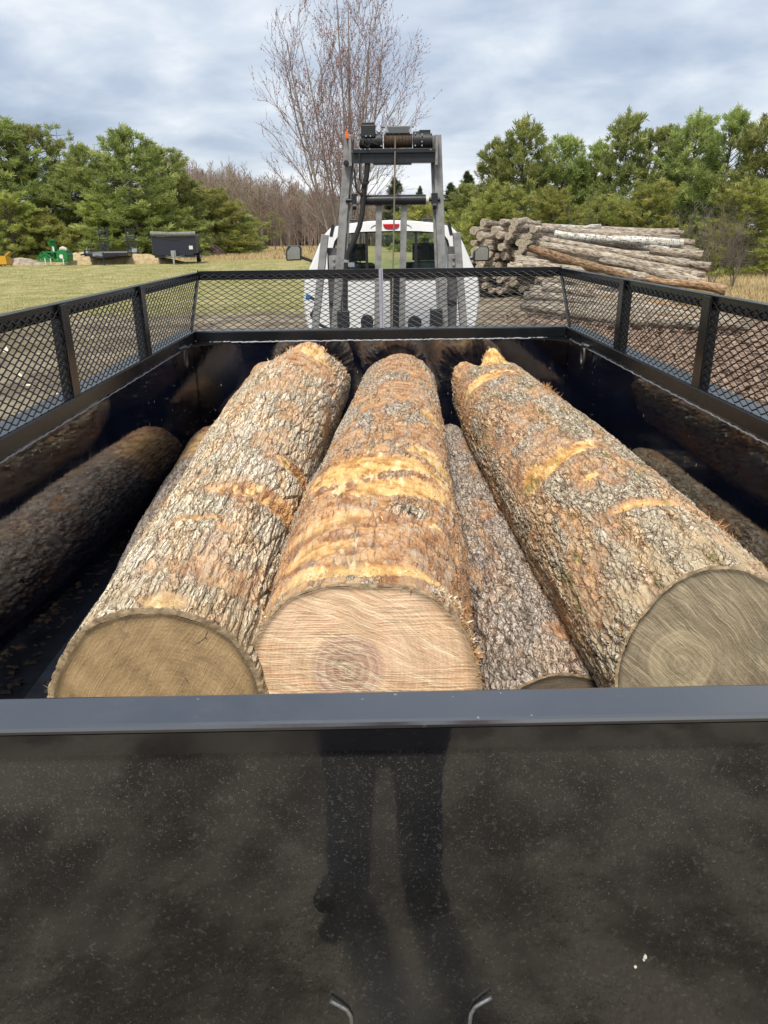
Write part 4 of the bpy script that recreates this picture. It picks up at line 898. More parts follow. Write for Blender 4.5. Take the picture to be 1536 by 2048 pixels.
# ------------------------------------------------------------------ trailers and the green implement
M_TRBLK = simple('trailer_black', (.020, .024, .040), .35, 0, 10, .6)
M_TARP = simple('grey_tarp', (.22, .215, .20), .8, 0, 5, .8, .02)
M_GREEN = simple('green_paint', (.015, .20, .05), .35, 0, 8, .5)
M_DECK = simple('worn_deck_boards', (.20, .17, .13), .8, 0, 8, .8)
M_WHITEP = simple('white_panel', (.7, .7, .68), .5)
def wheel(parent, x, y, z, r, w_, side):
    m = MB().cyl((x-w_/2, y, z), (x+w_/2, y, z), r, 24); wh = m.build('wheel', M_RUBBER, parent, smooth=True)
    MB().cyl((x+side*(w_/2), y, z), (x+side*(w_/2+.02), y, z), r*.58, 18).build('rim', M_ZINC, wh, smooth=True)
def empty_at(px, py, Y=52, **k):
    p = at(px, py, Y); return empty(k.pop('name'), (p[0], p[1], hill(Y)), **k)
# dump trailer, nose towards the camera
dt = empty_at(352, 529, name='dump_trailer', rz=R(9), label='dark blue-black dump trailer with a rolled grey tarp, parked before the pines', cat='trailer')
m = MB(); W2 = 1.5; L_ = 4.6
m.prism([(-W2, 2.15), (-W2, 1.0), (-W2+.25, .62), (W2-.25, .62), (W2, 1.0), (W2, 2.15)], -.04, 0, axis=1)
for s_ in (-1, 1): a, b = sorted((s_*W2, s_*(W2-.05))); m.box(a, b, .001, L_, .75, 1.85)
m.box(-W2+.051, W2-.051, .001, L_, .75, .80).box(-W2, W2, L_, L_+.05, .75, 1.85); tub = m.build('dump_body', M_TRBLK, dt)
m = MB()
for s_ in (-1, 1):
    for i in range(8): m.box(s_*W2-.04, s_*W2+.04, .2+i*.6, .26+i*.6, .78, 2.1)
    for z in (1.88, 2.0, 2.1): m.box(s_*W2-.02, s_*W2+.02, .05, L_, z, z+.05)
m.build('side_slats', M_TARP, dt)
m = MB(); rg = random.Random(3)
m.tube([(-W2-.03, .0, 2.25), (-W2*.3, -.02, 2.22), (W2*.3, -.02, 2.20), (W2+.03, 0, 2.22)], [.20, .17, .17, .19], 10); m.prism([(-W2, 2.3), (W2, 2.27), (W2, 2.14), (W2*.5, 2.02), (0, 2.06), (-W2*.6, 2.0), (-W2, 2.12)], -.10, -.02, axis=1); m.build('rolled_tarp', M_TARP, dt, smooth=True)
MB().prism([(-W2*.86, 1.98), (0, 1.72), (W2*.8, 1.95), (W2*.8, 2.02), (0, 1.86), (-W2*.86, 2.05)], -.07, -.045, axis=1).build('tarp_sag', M_BLKPL, dt)
MB().box(1.02, 1.28, -.06, -.045, 1.05, 1.32).build('white_placard', M_WHITEP, dt)
m = MB().bar((-.6, .0, .55), (0, -1.4, .5), .1, .12).bar((.6, .0, .55), (0, -1.4, .5), .1, .12).box(-.06, .06, -1.5, -1.38, .0, .95).box(-.16, .16, -1.3, -.9, .55, 1.0); m.build('tongue_and_jack', M_ZINC, dt)
m = MB().box(-W2+.1, W2-.1, 0, L_, .45, .60)
for s_ in (-1, 1): a, b = sorted((s_*(W2-.25), s_*(W2+.12))); m.box(a, b, 2.2, 4.3, .88, .95)
m.build('under_frame', M_TRBLK, dt)
for s_ in (-1, 1):
    for y in (2.7, 3.7): wheel(dt, s_*(W2-.05), y, .40, .40, .25, s_)
dt.scale = (.92, .92, .82)
# flatbed equipment trailer with its ramps up
ft = empty_at(216, 529, name='flatbed_trailer', rz=R(10), label='black flatbed trailer with two upright ladder ramps, left of the dump trailer', cat='trailer')
W2 = 1.45
m = MB().box(-W2, W2, 0, 6, .72, .80).box(-W2, -W2+.12, 0, 6, .60, .72).box(W2-.12, W2, 0, 6, .60, .72).box(-W2, W2, -.1, 0, .60, .82); m.build('deck_frame', M_TRBLK, ft)
MB().box(-W2+.1, W2-.1, .02, 5.95, .803, .83).build('deck_boards', M_DECK, ft)
m = MB()
for s_ in (-1, 1):
    for y in (.4, 1.6, 2.8): m.box(s_*W2-.03, s_*W2+.03, y, y+.05, .8, 1.1)
m.box(-W2, W2, -.1, -.04, 1.0, 1.08).box(-W2, -W2+.06, -.1, -.04, .8, 1.0).box(W2-.06, W2, -.1, -.04, .8, 1.0); m.build('stake_rail', M_TRBLK, ft)
m = MB()
for s_ in (-1, 1):
    m.prism([(1.9, .80), (2.1, 1.08), (4.1, 1.08), (4.3, .80)], s_*(W2+.17)-.17, s_*(W2+.17)+.17, axis=0)
m.build('fender', simple('fender_grey', (.16, .165, .16), .5), ft)
for s_ in (-1, 1):
    x = s_*.98
    m = MB()
    for xx in (x-.3, x+.3): m.bar((xx, 6.05, .8), (xx+.0, 6.2, 2.75), .06, .09, up=(0, 1, 0))
    for i in range(9): m.box(x-.27, x+.27, 6.08+i*.016, 6.13+i*.016, .95+i*.2, 1.03+i*.2)
    m.build('ladder_ramp', M_TRBLK, ft)
m = MB().bar((-.7, -.1, .6), (-.0, -1.7, .55), .1, .12).bar((.7, -.1, .6), (-.0, -1.7, .55), .1, .12).box(-1.5, -1.4, -1.2, -.1, .7, .8).box(-.05, .05, -1.6, -1.5, 0, .9); m.build('tongue', M_TRBLK, ft)
MB().box(-.9, -.2, -.13, -.105, .60, .82).build('toolbox_plate', simple('bluish_plate', (.22, .27, .33), .4), ft)
for s_ in (-1, 1):
    for y in (2.6, 3.55): wheel(ft, s_*(W2+.17), y, .42, .42, .26, s_)
ft.scale = (.95, .95, .85)
# green chipper-like implement
gi = empty_at(108, 528, name='farm_implement', rz=R(-8), label='bright green farm implement with a raised discharge chute standing on the grass', cat='implement')
m = MB().box(.35, 1.15, 0, .9, .25, 1.05).cyl((.75, -.02, .65), (.75, .9, .65), .45, 22).box(-1.1, -.3, .1, .7, .35, .75); m.build('housing', M_GREEN, gi, smooth=True)
m = MB().bar((-.1, .4, .5), (.02, .35, 1.5), .32, .34).bar((.02, .35, 1.45), (-.05, .2, 1.78), .30, .26).bar((-.05, .25, 1.72), (.22, -.1, 1.83), .34, .07).bar((-.12, .25, 1.65), (-.30, .1, 1.55), .10, .2); m.build('discharge_chute', M_GREEN, gi)
m = MB()
for a, b in (((-1.2, .1, .55), (-.4, .1, 1.02)), ((-.9, .1, .95), (.35, .1, .95)), ((-.6, .0, .9), (.3, 0, .28)), ((-1.2, 0, .3), (.9, 0, .22)), ((-.3, .5, .3), (-.9, .5, .95)), ((-1.3, .1, .3), (-1.0, .1, .9))): m.bar(a, b, .09, .09)
m.build('drawbar_frame', M_GREEN, gi)
for x in (-.7, -.25, .8): MB().box(x, x+.07, -.05, .02, 0, .5).build('support_leg', M_WHITEP, gi)
MB().cyl((.72, -.06, .62), (.72, -.03, .62), .16, 16).build('white_hub', M_WHITEP, gi); MB().box(-.02, .12, .15, .17, 1.0, 1.35).build('white_sticker', M_WHITEP, gi)
MB().tube([(.5, .4, 1.05), (.55, .4, 1.16), (.7, .4, 1.20), (.9, .4, 1.14), (.98, .4, 1.05)], [.12, .16, .17, .15, .1], 10).build('cream_cover', simple('cream_cover', (.55, .52, .42), .7), gi, smooth=True)
# yellow machine corner at the far left edge
ym = empty_at(-8, 529, name='yellow_loader_bucket', label='yellow loader bucket at the far left edge of the lawn', cat='loader bucket')
m = MB().prism([(-.2, .1), (1.2, .0), (1.3, .12), (1.15, .62), (.3, .80), (-.2, .8)], -1.6, 1.0, axis=0); 
m.V = [(v[0], v[1]*.8, v[2]) for v in m.V]; m.build('bucket', simple('machine_yellow', (.62, .33, .02), .45, 0, 8, .6), ym)
MB().bar((-.6, 1.2, .7), (-.6, 2.2, 1.0), .2, .25).bar((.4, 1.2, .7), (.4, 2.2, 1.0), .2, .25).build('lift_arm', simple('dark_yellow_arm', (.35, .19, .02), .6), ym)
m = MB()
for i in range(7): m.box(-1.5+i*.38, -1.40+i*.38, -.25, .0, .0, .06)
m.build('bucket_teeth', M_TDARK, ym)
# mounds
def mound(px, py, rx, ry, h, mat, name, label, cat, seed):
    p = at(px, py, 54); p[2] = 0; n = 40; g = np.linspace(-1, 1, n); X, Yg = np.meshgrid(g, g); rr = np.sqrt(X**2+Yg**2)
    Z = h*np.clip(1-rr**2, 0, 1)*(.55+.9*fbm(np.stack([X*3, Yg*3, X*0+seed], -1), 4, seed)) - .03
    V = np.stack([X*rx, Yg*ry, Z], -1).reshape(-1, 3); i = np.arange(n-1)[:, None]*n; j = np.arange(n-1)[None]
    F = np.stack([i+j, i+j+1, i+n+j+1, i+n+j], -1).reshape(-1, 4)
    o = meshobj(name, V, F, mat, None, True, Vector((p[0], p[1], .25))); return tag(o, label, cat)
M_STONE = simple('pale_rubble', (.42, .36, .28), .95, 0, 3, .9, .05, alt=(.20, .16, .12)); M_STRAW = simple('dead_straw', (.50, .39, .22), .95, 0, 4, .9, .05, alt=(.30, .22, .12))
mound(44, 524, 1.6, .8, .42, M_STONE, 'rubble_mound', 'low pale rubble mound left of the green implement', 'mound', 4)
mound(168, 520, 2.0, 1.2, .8, M_STRAW, 'straw_mound', 'tan straw mound between the green implement and the flatbed trailer', 'mound', 9)
mound(255, 520, 4.2, 1.0, .55, M_STRAW, 'dead_grass_bank', 'low bank of dead grass behind the flatbed trailer', 'bank', 12)
gi.scale = (.84, .84, .84); ym.scale = (.75, .75, .75)
# ------------------------------------------------------------------ trees
def leaf_material(name, dark, light, tip):
    m, t, p = material(name); nt = t.nt
    a = t.attr('tint', 'Fac'); P = t.obj(); r = t.rnd()
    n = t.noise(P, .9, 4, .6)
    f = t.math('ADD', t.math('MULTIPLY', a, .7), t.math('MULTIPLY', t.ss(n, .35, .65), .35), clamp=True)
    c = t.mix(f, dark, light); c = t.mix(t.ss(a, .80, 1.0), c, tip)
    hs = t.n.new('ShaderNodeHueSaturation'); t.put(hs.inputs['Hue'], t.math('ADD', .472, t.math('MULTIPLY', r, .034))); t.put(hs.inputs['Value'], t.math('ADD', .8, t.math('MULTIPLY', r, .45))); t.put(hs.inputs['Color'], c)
    setp(t, p, hs.outputs[0], .6, spec=.25)
    tr_ = t.n.new('ShaderNodeBsdfTranslucent'); t.l.new(hs.outputs[0], tr_.inputs[0]); mx = t.n.new('ShaderNodeMixShader'); mx.inputs[0].default_value = .42
    out = [x for x in t.n if x.type == 'OUTPUT_MATERIAL'][0]; t.l.new(p.outputs[0], mx.inputs[1]); t.l.new(tr_.outputs[0], mx.inputs[2]); t.l.new(mx.outputs[0], out.inputs[0]); return m
M_PINE = leaf_material('pine_needles', (.095, .135, .048), (.37, .45, .14), (.55, .58, .22))
M_PINEY = leaf_material('yellow_pine_needles', (.12, .155, .045), (.42, .47, .13), (.60, .56, .19))
M_PINED = leaf_material('dark_pine_needles', (.03, .05, .025), (.075, .11, .045), (.12, .14, .055))
M_TRUNK = simple('tree_bark', (.15, .13, .11), .9, 0, 12, .8, .01, alt=(.07, .06, .05))
M_TWIG = simple('bare_twigs', (.30, .255, .225), .9, 0, 6, .8, .003, alt=(.17, .14, .125))
def tubes_np(P0, P1, R0, R1, n=4):
    P0 = np.asarray(P0); P1 = np.asarray(P1); d = P1-P0; d /= np.maximum(np.linalg.norm(d, axis=1), 1e-6)[:, None]
    up = np.where(np.abs(d[:, 2:3]) > .9, np.array([[1., 0, 0]]), np.array([[0, 0, 1.]])); x = np.cross(d, up); x /= np.linalg.norm(x, axis=1)[:, None]; y = np.cross(d, x)
    th = np.arange(n)*2*np.pi/n; ring = x[:, None]*np.cos(th)[None, :, None]+y[:, None]*np.sin(th)[None, :, None]
    V = np.concatenate([P0[:, None]+ring*np.asarray(R0)[:, None, None], P1[:, None]+ring*np.asarray(R1)[:, None, None]], 1).reshape(-1, 3)
    j = np.arange(n); q = np.stack([j, (j+1) % n, n+(j+1) % n, n+j], -1)
    return V, (np.arange(len(P0))[:, None, None]*2*n+q[None]).reshape(-1, 4)
def needles(P, D, S, rg, per=12, wid=.16):
    """tufts: thin triangles fanning out from each point P along D, length S"""
    N = len(P); P = np.repeat(P, per, 0); D = np.repeat(D, per, 0); S = np.repeat(S, per)
    d = D+rg.normal(size=D.shape)*.65; d /= np.linalg.norm(d, axis=1)[:, None]
    s = rg.normal(size=D.shape); s = np.cross(d, s); s /= np.linalg.norm(s, axis=1)[:, None]
    L = S*rg.uniform(.6, 1.2, len(S)); base = P+rg.normal(size=D.shape)*(S*.22)[:, None]
    w_ = (L*wid)[:, None]
    V = np.stack([base-s*w_*.5, base+s*w_*.5, base+d*L[:, None]+s*w_*.25, base+d*L[:, None]-s*w_*.25], 1).reshape(-1, 3)
    return V, np.arange(len(V)).reshape(-1, 4)
def make_pine(seed, H=9., Rm=2.7, dens=1., mat=None, sparse=False, base=.0, tuft=.30, leader=1, shape=.75):
    rg = np.random.default_rng(seed); P0 = []; P1 = []; R0 = []; R1 = []; TP = []; TD = []; TT = []
    zs = np.linspace(0, H, 14); bend = rg.normal(size=2)*.15
    def trunk(z): return np.array([bend[0]*math.sin(z/H*3), bend[1]*math.sin(z/H*2.4), z])
    for a, b in zip(zs[:-1], zs[1:]): P0.append(trunk(a)); P1.append(trunk(b)); R0.append(.16*(1-a/H)+.015); R1.append(.16*(1-b/H)+.015)
    z = max(.15, base*H); step = .42 if sparse else .30
    gap = 1
    while z < H-.15:
        u = z/H; nb = rg.integers(4, 7) if not sparse else rg.integers(3, 5)
        prof = (1-u**1.5)**shape*(1 if u > .15 else .85+.15*u/.15)
        wh = rg.uniform(.72, 1.18)
        for b in range(nb):
            az = rg.uniform(0, 2*np.pi); Lb = Rm*prof*wh*rg.uniform(.6, 1.25)+.22
            up = .10+.85*u**1.4+rg.normal()*.10
            if sparse: up = .12+rg.normal()*.06
            d = np.array([math.cos(az), math.sin(az), up]); d /= np.linalg.norm(d); s0 = trunk(z)
            nseg = max(3, int(Lb/.30)); p = s0.copy(); dd = d.copy()
            for k in range(nseg):
                dd = dd+np.array([rg.normal()*.10, rg.normal()*.10, .05 if k > nseg*.5 else -.02]); dd /= np.linalg.norm(dd); q = p+dd*Lb/nseg
                P0.append(p.copy()); P1.append(q.copy()); rr = .035*(1-k/nseg)*(.4+.6*(1-u))+.006; R0.append(rr); R1.append(rr*.75)
                if k >= nseg*(.38 if not sparse else .45):
                    nt_ = max(1, int((3.6 if not sparse else 3)*dens))
                    for _ in range(nt_):
                        side = np.cross(dd, [0, 0, 1]); off = side*rg.normal()*.30*(1-.4*k/nseg)*(1.0 if not sparse else .9)+np.array([0, 0, rg.normal()*.10 if not sparse else rg.normal()*.04])
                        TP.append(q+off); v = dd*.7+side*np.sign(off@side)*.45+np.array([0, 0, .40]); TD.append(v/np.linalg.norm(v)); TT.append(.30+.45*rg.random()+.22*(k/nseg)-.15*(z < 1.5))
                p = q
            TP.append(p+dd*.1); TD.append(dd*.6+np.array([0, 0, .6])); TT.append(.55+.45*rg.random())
        z += step*rg.uniform(.8, 1.25)*(1 if not sparse else 1.2)
    # leaders: candle-like shoots above the outline
    for _ in range(leader*24):
        a = rg.uniform(0, 2*np.pi); zz = H*rg.uniform(.62, 1.0); rad = Rm*(1-(zz/H)**1.5)**shape*rg.uniform(.2, .9); p = trunk(zz)+np.array([math.cos(a)*rad, math.sin(a)*rad, 0]); hgt = rg.uniform(.4, 1.05)
        P0.append(p); P1.append(p+[0, 0, hgt]); R0.append(.018); R1.append(.008)
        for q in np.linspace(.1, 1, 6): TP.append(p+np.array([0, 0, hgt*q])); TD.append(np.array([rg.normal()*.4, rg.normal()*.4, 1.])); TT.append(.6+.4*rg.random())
    TP = np.array(TP); TD = np.array(TD); TD /= np.linalg.norm(TD, axis=1)[:, None]; S = tuft*rg.uniform(.7, 1.25, len(TP))
    per = 16 if not sparse else 12; V, F = needles(TP, TD, S, rg, per, .17)
    root = empty('pine_tree')
    tv, tf = tubes_np(P0, P1, R0, R1, 5); meshobj('trunk', tv, tf, M_TRUNK, root, True)
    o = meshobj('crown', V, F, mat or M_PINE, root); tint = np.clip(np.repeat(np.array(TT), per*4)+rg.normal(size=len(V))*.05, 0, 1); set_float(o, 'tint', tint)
    root['H'] = H; return root
PROTO = dict(
 a=make_pine(1, 9, 2.9, shape=.56, tuft=.27, dens=1.1), b=make_pine(2, 9, 2.6, shape=.5, tuft=.27, dens=1.1), c=make_pine(3, 9, 3.2, shape=.62, tuft=.27, dens=1.1), d=make_pine(4, 8, 3.2, mat=M_PINEY, shape=.46, leader=1, tuft=.27, dens=1.1),
 s=make_pine(5, 11, 3.0, mat=M_PINE, sparse=True, base=.35, tuft=.34, leader=0, shape=.5), y=make_pine(6, 4, 2.3, mat=M_PINEY, shape=.45, tuft=.26), k=make_pine(7, 12, 2.4, mat=M_PINED, dens=.8, tuft=.4),
)
PH = dict(a=9, b=9, c=9, d=8, s=11, y=4, k=12)
PW = dict(a=2.9, b=2.6, c=3.2, d=3.2, s=3.0, y=2.3, k=2.4); used = set()
def plant(kind, px, top, Y, label, wpx=None, group=None, cat='pine tree', rz=None):
    p = at(px, top, Y); base = 0.; Hh = p[2]; src = PROTO[kind]
    o = src if kind not in used else copy_tree(src); used.add(kind)
    sc = Hh/(PH[kind]+.25); D = Y*math.cos(PITCH)+(1.95-p[2])*math.sin(PITCH)
    sw = sc if wpx is None else (wpx*(1.0 if kind in 'sk' else 1.30)/2*D/1500)/PW[kind]
    o.location = (p[0], p[1], 0); o.scale = (sw, sw, sc); o.rotation_euler[2] = rng.uniform(0, 6.28) if rz is None else rz
    for q in ('H',):
        if q in o: del o[q]
    return tag(o, label, cat, group)
GLf, GRt = 'pines behind the trailers', 'pines behind the log pile'
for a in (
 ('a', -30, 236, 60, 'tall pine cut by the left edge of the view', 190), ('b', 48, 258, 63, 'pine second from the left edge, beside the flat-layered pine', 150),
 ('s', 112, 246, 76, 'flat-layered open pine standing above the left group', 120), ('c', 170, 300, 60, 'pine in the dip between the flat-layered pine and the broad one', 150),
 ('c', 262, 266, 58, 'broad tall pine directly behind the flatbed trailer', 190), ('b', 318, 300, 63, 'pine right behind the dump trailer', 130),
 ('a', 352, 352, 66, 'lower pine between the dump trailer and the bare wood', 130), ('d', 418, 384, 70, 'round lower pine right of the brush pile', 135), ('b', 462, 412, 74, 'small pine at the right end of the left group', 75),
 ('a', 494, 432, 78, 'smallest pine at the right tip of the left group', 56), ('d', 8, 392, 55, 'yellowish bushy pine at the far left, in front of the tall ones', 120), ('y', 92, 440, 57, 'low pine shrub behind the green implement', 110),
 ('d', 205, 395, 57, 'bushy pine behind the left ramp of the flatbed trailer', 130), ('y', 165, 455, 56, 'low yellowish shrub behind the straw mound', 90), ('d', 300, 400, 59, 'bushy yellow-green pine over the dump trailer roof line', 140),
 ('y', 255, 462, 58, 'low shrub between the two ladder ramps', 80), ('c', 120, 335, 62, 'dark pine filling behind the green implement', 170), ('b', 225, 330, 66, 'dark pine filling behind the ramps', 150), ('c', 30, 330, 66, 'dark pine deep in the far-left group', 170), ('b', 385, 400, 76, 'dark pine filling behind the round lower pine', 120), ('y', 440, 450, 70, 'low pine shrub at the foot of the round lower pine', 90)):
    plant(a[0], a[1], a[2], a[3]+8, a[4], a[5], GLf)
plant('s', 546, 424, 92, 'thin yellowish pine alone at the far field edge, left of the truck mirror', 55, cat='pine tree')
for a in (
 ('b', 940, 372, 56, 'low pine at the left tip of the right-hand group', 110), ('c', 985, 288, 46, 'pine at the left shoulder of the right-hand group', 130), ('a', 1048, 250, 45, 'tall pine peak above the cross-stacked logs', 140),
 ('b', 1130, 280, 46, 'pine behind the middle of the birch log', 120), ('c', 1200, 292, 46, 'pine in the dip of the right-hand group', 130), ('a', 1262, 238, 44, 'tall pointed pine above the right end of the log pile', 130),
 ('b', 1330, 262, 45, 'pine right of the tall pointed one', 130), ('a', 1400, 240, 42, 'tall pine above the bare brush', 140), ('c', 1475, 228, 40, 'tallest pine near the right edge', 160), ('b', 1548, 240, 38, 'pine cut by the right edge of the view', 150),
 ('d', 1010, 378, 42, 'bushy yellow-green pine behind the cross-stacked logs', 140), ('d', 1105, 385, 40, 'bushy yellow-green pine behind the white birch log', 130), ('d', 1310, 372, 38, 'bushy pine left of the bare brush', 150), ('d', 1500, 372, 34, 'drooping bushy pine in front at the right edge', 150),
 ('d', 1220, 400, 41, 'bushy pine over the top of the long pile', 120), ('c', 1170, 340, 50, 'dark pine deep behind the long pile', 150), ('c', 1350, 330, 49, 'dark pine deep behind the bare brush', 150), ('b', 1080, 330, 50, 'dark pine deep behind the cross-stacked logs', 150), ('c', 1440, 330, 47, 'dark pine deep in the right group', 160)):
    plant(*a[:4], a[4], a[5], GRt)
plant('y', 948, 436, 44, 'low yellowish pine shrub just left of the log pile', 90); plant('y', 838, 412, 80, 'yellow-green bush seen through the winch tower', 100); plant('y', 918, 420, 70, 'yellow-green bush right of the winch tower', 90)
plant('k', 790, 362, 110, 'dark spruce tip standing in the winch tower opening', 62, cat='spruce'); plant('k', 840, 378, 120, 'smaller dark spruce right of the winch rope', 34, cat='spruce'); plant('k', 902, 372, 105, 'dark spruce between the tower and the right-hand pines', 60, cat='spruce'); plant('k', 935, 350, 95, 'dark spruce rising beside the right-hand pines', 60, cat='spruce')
for p_ in PROTO:
    if p_ not in used: print('unused', p_)
# bare trees --------------------------------------------------------------
def branch_tree(seed, H, spread, levels, n0, env=None, twigs=True, r0=.1, ratio=.62, upb=.5, kids=(3, 5), stem_len=.3, jitter=.18, minlen=.25):
    rg = np.random.default_rng(seed); P0 = []; P1 = []; R0 = []; R1 = []; lev = []; tips = []
    stack = []
    for i in range(n0):
        a = 2*np.pi*i/n0+rg.uniform(-.4, .4); s = spread*(rg.uniform(.15, 1)); d = np.array([math.cos(a)*s, math.sin(a)*s, 1.]); d /= np.linalg.norm(d)
        stack.append((np.zeros(3)+np.array([d[0], d[1], 0])*r0, d, H*rg.uniform(.75, 1.0), r0*rg.uniform(.55, 1), 0))
    while stack:
        p, d, L, r, lv = stack.pop(); ns = max(3, int(5 if lv < 2 else 3)); q = p.copy(); dd = d.copy()
        if lv < 1: ns = 10
        for k in range(ns):
            dd = dd+rg.normal(size=3)*jitter*(.45 if lv == 0 else .8)*.6+np.array([0, 0, .07*upb*(1 if lv else .4)]); dd /= np.linalg.norm(dd); e_ = q+dd*L/ns
            if env is not None and lv > 0:
                ez = (e_[2]-env[0])/env[1]
                if ez*ez+(e_[0]**2+e_[1]**2)/env[2]**2 > 1: break
            ra = r*(1-.72*k/ns); rb = r*(1-.72*(k+1)/ns); P0.append(q); P1.append(e_); R0.append(ra); R1.append(rb); lev.append(lv)
            if lv < levels and (k >= (2 if lv == 0 else 0)):
                nk = rg.integers(*kids)if lv else rg.integers(2, 4)
                for _ in range(nk):
                    if rg.random() > .62: continue
                    v = rg.normal(size=3); v -= v@dd*dd; v /= np.linalg.norm(v); nd = dd*.80+v*rg.uniform(.45, .85)+np.array([0, 0, upb*.35]); nd /= np.linalg.norm(nd)
                    nl = L*ratio*rg.uniform(.5, 1.0)*(1-.45*k/ns) if lv else H*.42*rg.uniform(.5, 1)*(1-.45*k/ns)
                    if nl > minlen: stack.append((e_.copy(), nd, nl, max(rb*.62, .006), lv+1))
            q = e_
        tips.append((q, dd))
    return [np.array(x) for x in (P0, P1, R0, R1, lev)], tips
def bare_tree(px, py, Y, H, label, seed, **k):
    red = k.pop('red', 0); name = k.pop('name', 'bare_tree'); cat = k.pop('cat', 'bare tree'); group = k.pop('group', None); tw = k.pop('twmat', M_TWIG); rs = k.pop('rs', 1.)
    (P0, P1, R0, R1, lev), tips = branch_tree(seed, H, **k); root = empty(name, label=label, cat=cat, group=group)
    if py is None: c = at(px, 500, Y); root.location = (c[0], Y, 0)
    else: c = atz(px, py); root.location = (c[0], c[1], 0)
    big = lev < 1
    v, f = tubes_np(P0[big], P1[big], R0[big], R1[big], 8); meshobj('trunk', v, f, tw, root, True)
    sm = ~big; v, f = tubes_np(P0[sm], P1[sm], R0[sm]*rs, R1[sm]*rs, 4); cr = meshobj('crown', v, f, tw, root, True)
    if red:
        rg = np.random.default_rng(seed); fine = lev >= 2; A = P0[fine]; B = P1[fine]; reps = red; t_ = rg.random((len(A)*reps, 1)); A = np.repeat(A, reps, 0); B = np.repeat(B, reps, 0)
        P = A+(B-A)*t_+rg.normal(size=A.shape)*.01; s = rg.uniform(.013, .028, (len(P), 1)); n1 = rg.normal(size=P.shape); n1 /= np.linalg.norm(n1, axis=1)[:, None]; n2 = np.cross(n1, [0, 0, 1.]); n2 /= np.maximum(np.linalg.norm(n2, axis=1), .01)[:, None]
        up = np.array([0, 0, 1.2]); V = np.stack([P-n2*s*.6, P+n1*s*.6, P+n2*s*.6, P+up*s], 1).reshape(-1, 3); b = np.arange(len(P))[:, None]*4
        F = np.concatenate([b+np.array([[0, 1, 3]]), b+np.array([[1, 2, 3]]), b+np.array([[2, 0, 3]])]).astype(np.int64)
        o = meshobj('buds', V, F, simple('red_buds', (.20, .055, .055), .7), cr)
        tag(o, kind='stuff')
    return root
bare_tree(697, None, 27, 9.1, 'big bare maple with reddish buds rising behind the winch tower', 17, name='maple_tree', cat='bare tree', spread=.42, levels=4, n0=12, env=(5.15, 4.1, 3.35), r0=.06, ratio=.55, upb=.72, kids=(2, 4), red=2, jitter=.10, minlen=.24, rs=.75)
M_TWIG2 = simple('dull_twigs', (.16, .13, .11), .9, 0, 6, .8, .003, alt=(.09, .07, .06))
def wood_mass():
    """the far leafless wood: hundreds of fine stems and twig sprays"""
    rg = np.random.default_rng(5); P0 = []; P1 = []; R0 = []; R1 = []; T = []
    for i in range(900):
        Y = rg.uniform(118, 175); px = rg.uniform(300, 1010); c = at(px, 480, Y)
        u = (px-330)/350; H = (13.5-6.0*min(max(u, 0), 1)+rg.normal()*1.1)*(Y/140)
        if px > 720: H = rg.uniform(6.0, 8.2)*(Y/140)
        b = np.array([c[0], Y, 0]); tint = rg.random(); lean = rg.normal(size=2)*.04
        top = b+np.array([lean[0]*H, lean[1]*H, H]); P0.append(b); P1.append(top); R0.append(.11); R1.append(.02); T.append(tint)
        for _ in range(46):
            z = rg.uniform(.18, .97); p = b+(top-b)*z; a = rg.uniform(0, 6.28); L = H*.20*(1.15-z)*rg.uniform(.5, 1.3)+.4; d = np.array([math.cos(a), math.sin(a), rg.uniform(.7, 1.9)]); d /= np.linalg.norm(d); q = p+d*L
            P0.append(p); P1.append(q); R0.append(.035); R1.append(.012); T.append(tint)
            for _ in range(3):
                pp = p+(q-p)*rg.uniform(.3, 1); e_ = d+rg.normal(size=3)*.45; e_ /= np.linalg.norm(e_); P0.append(pp); P1.append(pp+e_*L*.5); R0.append(.022); R1.append(.01); T.append(tint)
    v, f = tubes_np(P0, P1, R0, R1, 3)
    m, t, p = material('far_bare_twigs'); a = t.attr('tint', 'Fac'); c = t.mix(a, (.30, .235, .20), (.27, .155, .135)); c = t.mix(t.ss(t.noise(t.pos(), .05, 3), .45, .6), c, (.32, .26, .20)); setp(t, p, c, .9, spec=.1)
    o = meshobj('distant_woods', v, f, m); set_float(o, 'tint', np.repeat(np.array(T), 6)); tag(o, 'reddish-brown leafless wood across the far side of the field', 'woods', kind='stuff')
wood_mass()
# understory screen at the foot of the far wood, so that no sky shows below the crowns: dense saplings
def thicket():
    rg = np.random.default_rng(8); P0 = []; P1 = []
    for i in range(9000):
        Y = rg.uniform(125, 150); px = rg.uniform(290, 1010); c = at(px, 480, Y); H = rg.uniform(2, 6.5); b = np.array([c[0], Y, -.1]); P0.append(b); P1.append(b+np.array([rg.normal()*.3, rg.normal()*.3, H]))
    v, f = tubes_np(P0, P1, np.full(len(P0), .05), np.full(len(P0), .02), 3)
    tag(meshobj('sapling_thicket', v, f, simple('thicket_brown', (.25, .185, .155), .9, 0, .4, .9, alt=(.20, .12, .11))), 'dense brown sapling thicket along the far field edge', 'thicket', kind='stuff')
thicket()
for i, (px, py, lab) in enumerate(((622, 512, 'pale birch sapling leaning left of the truck cab'), (636, 512, 'pale birch sapling just left of the truck cab roof'), (602, 508, 'thin bare sapling above the left truck mirror'))):
    bare_tree(px, py, 60, 4.6-i*.4, lab, 60+i, name='birch_sapling', cat='sapling', spread=.22, levels=2, n0=2, r0=.045, ratio=.5, upb=.5, kids=(1, 3), minlen=.3)
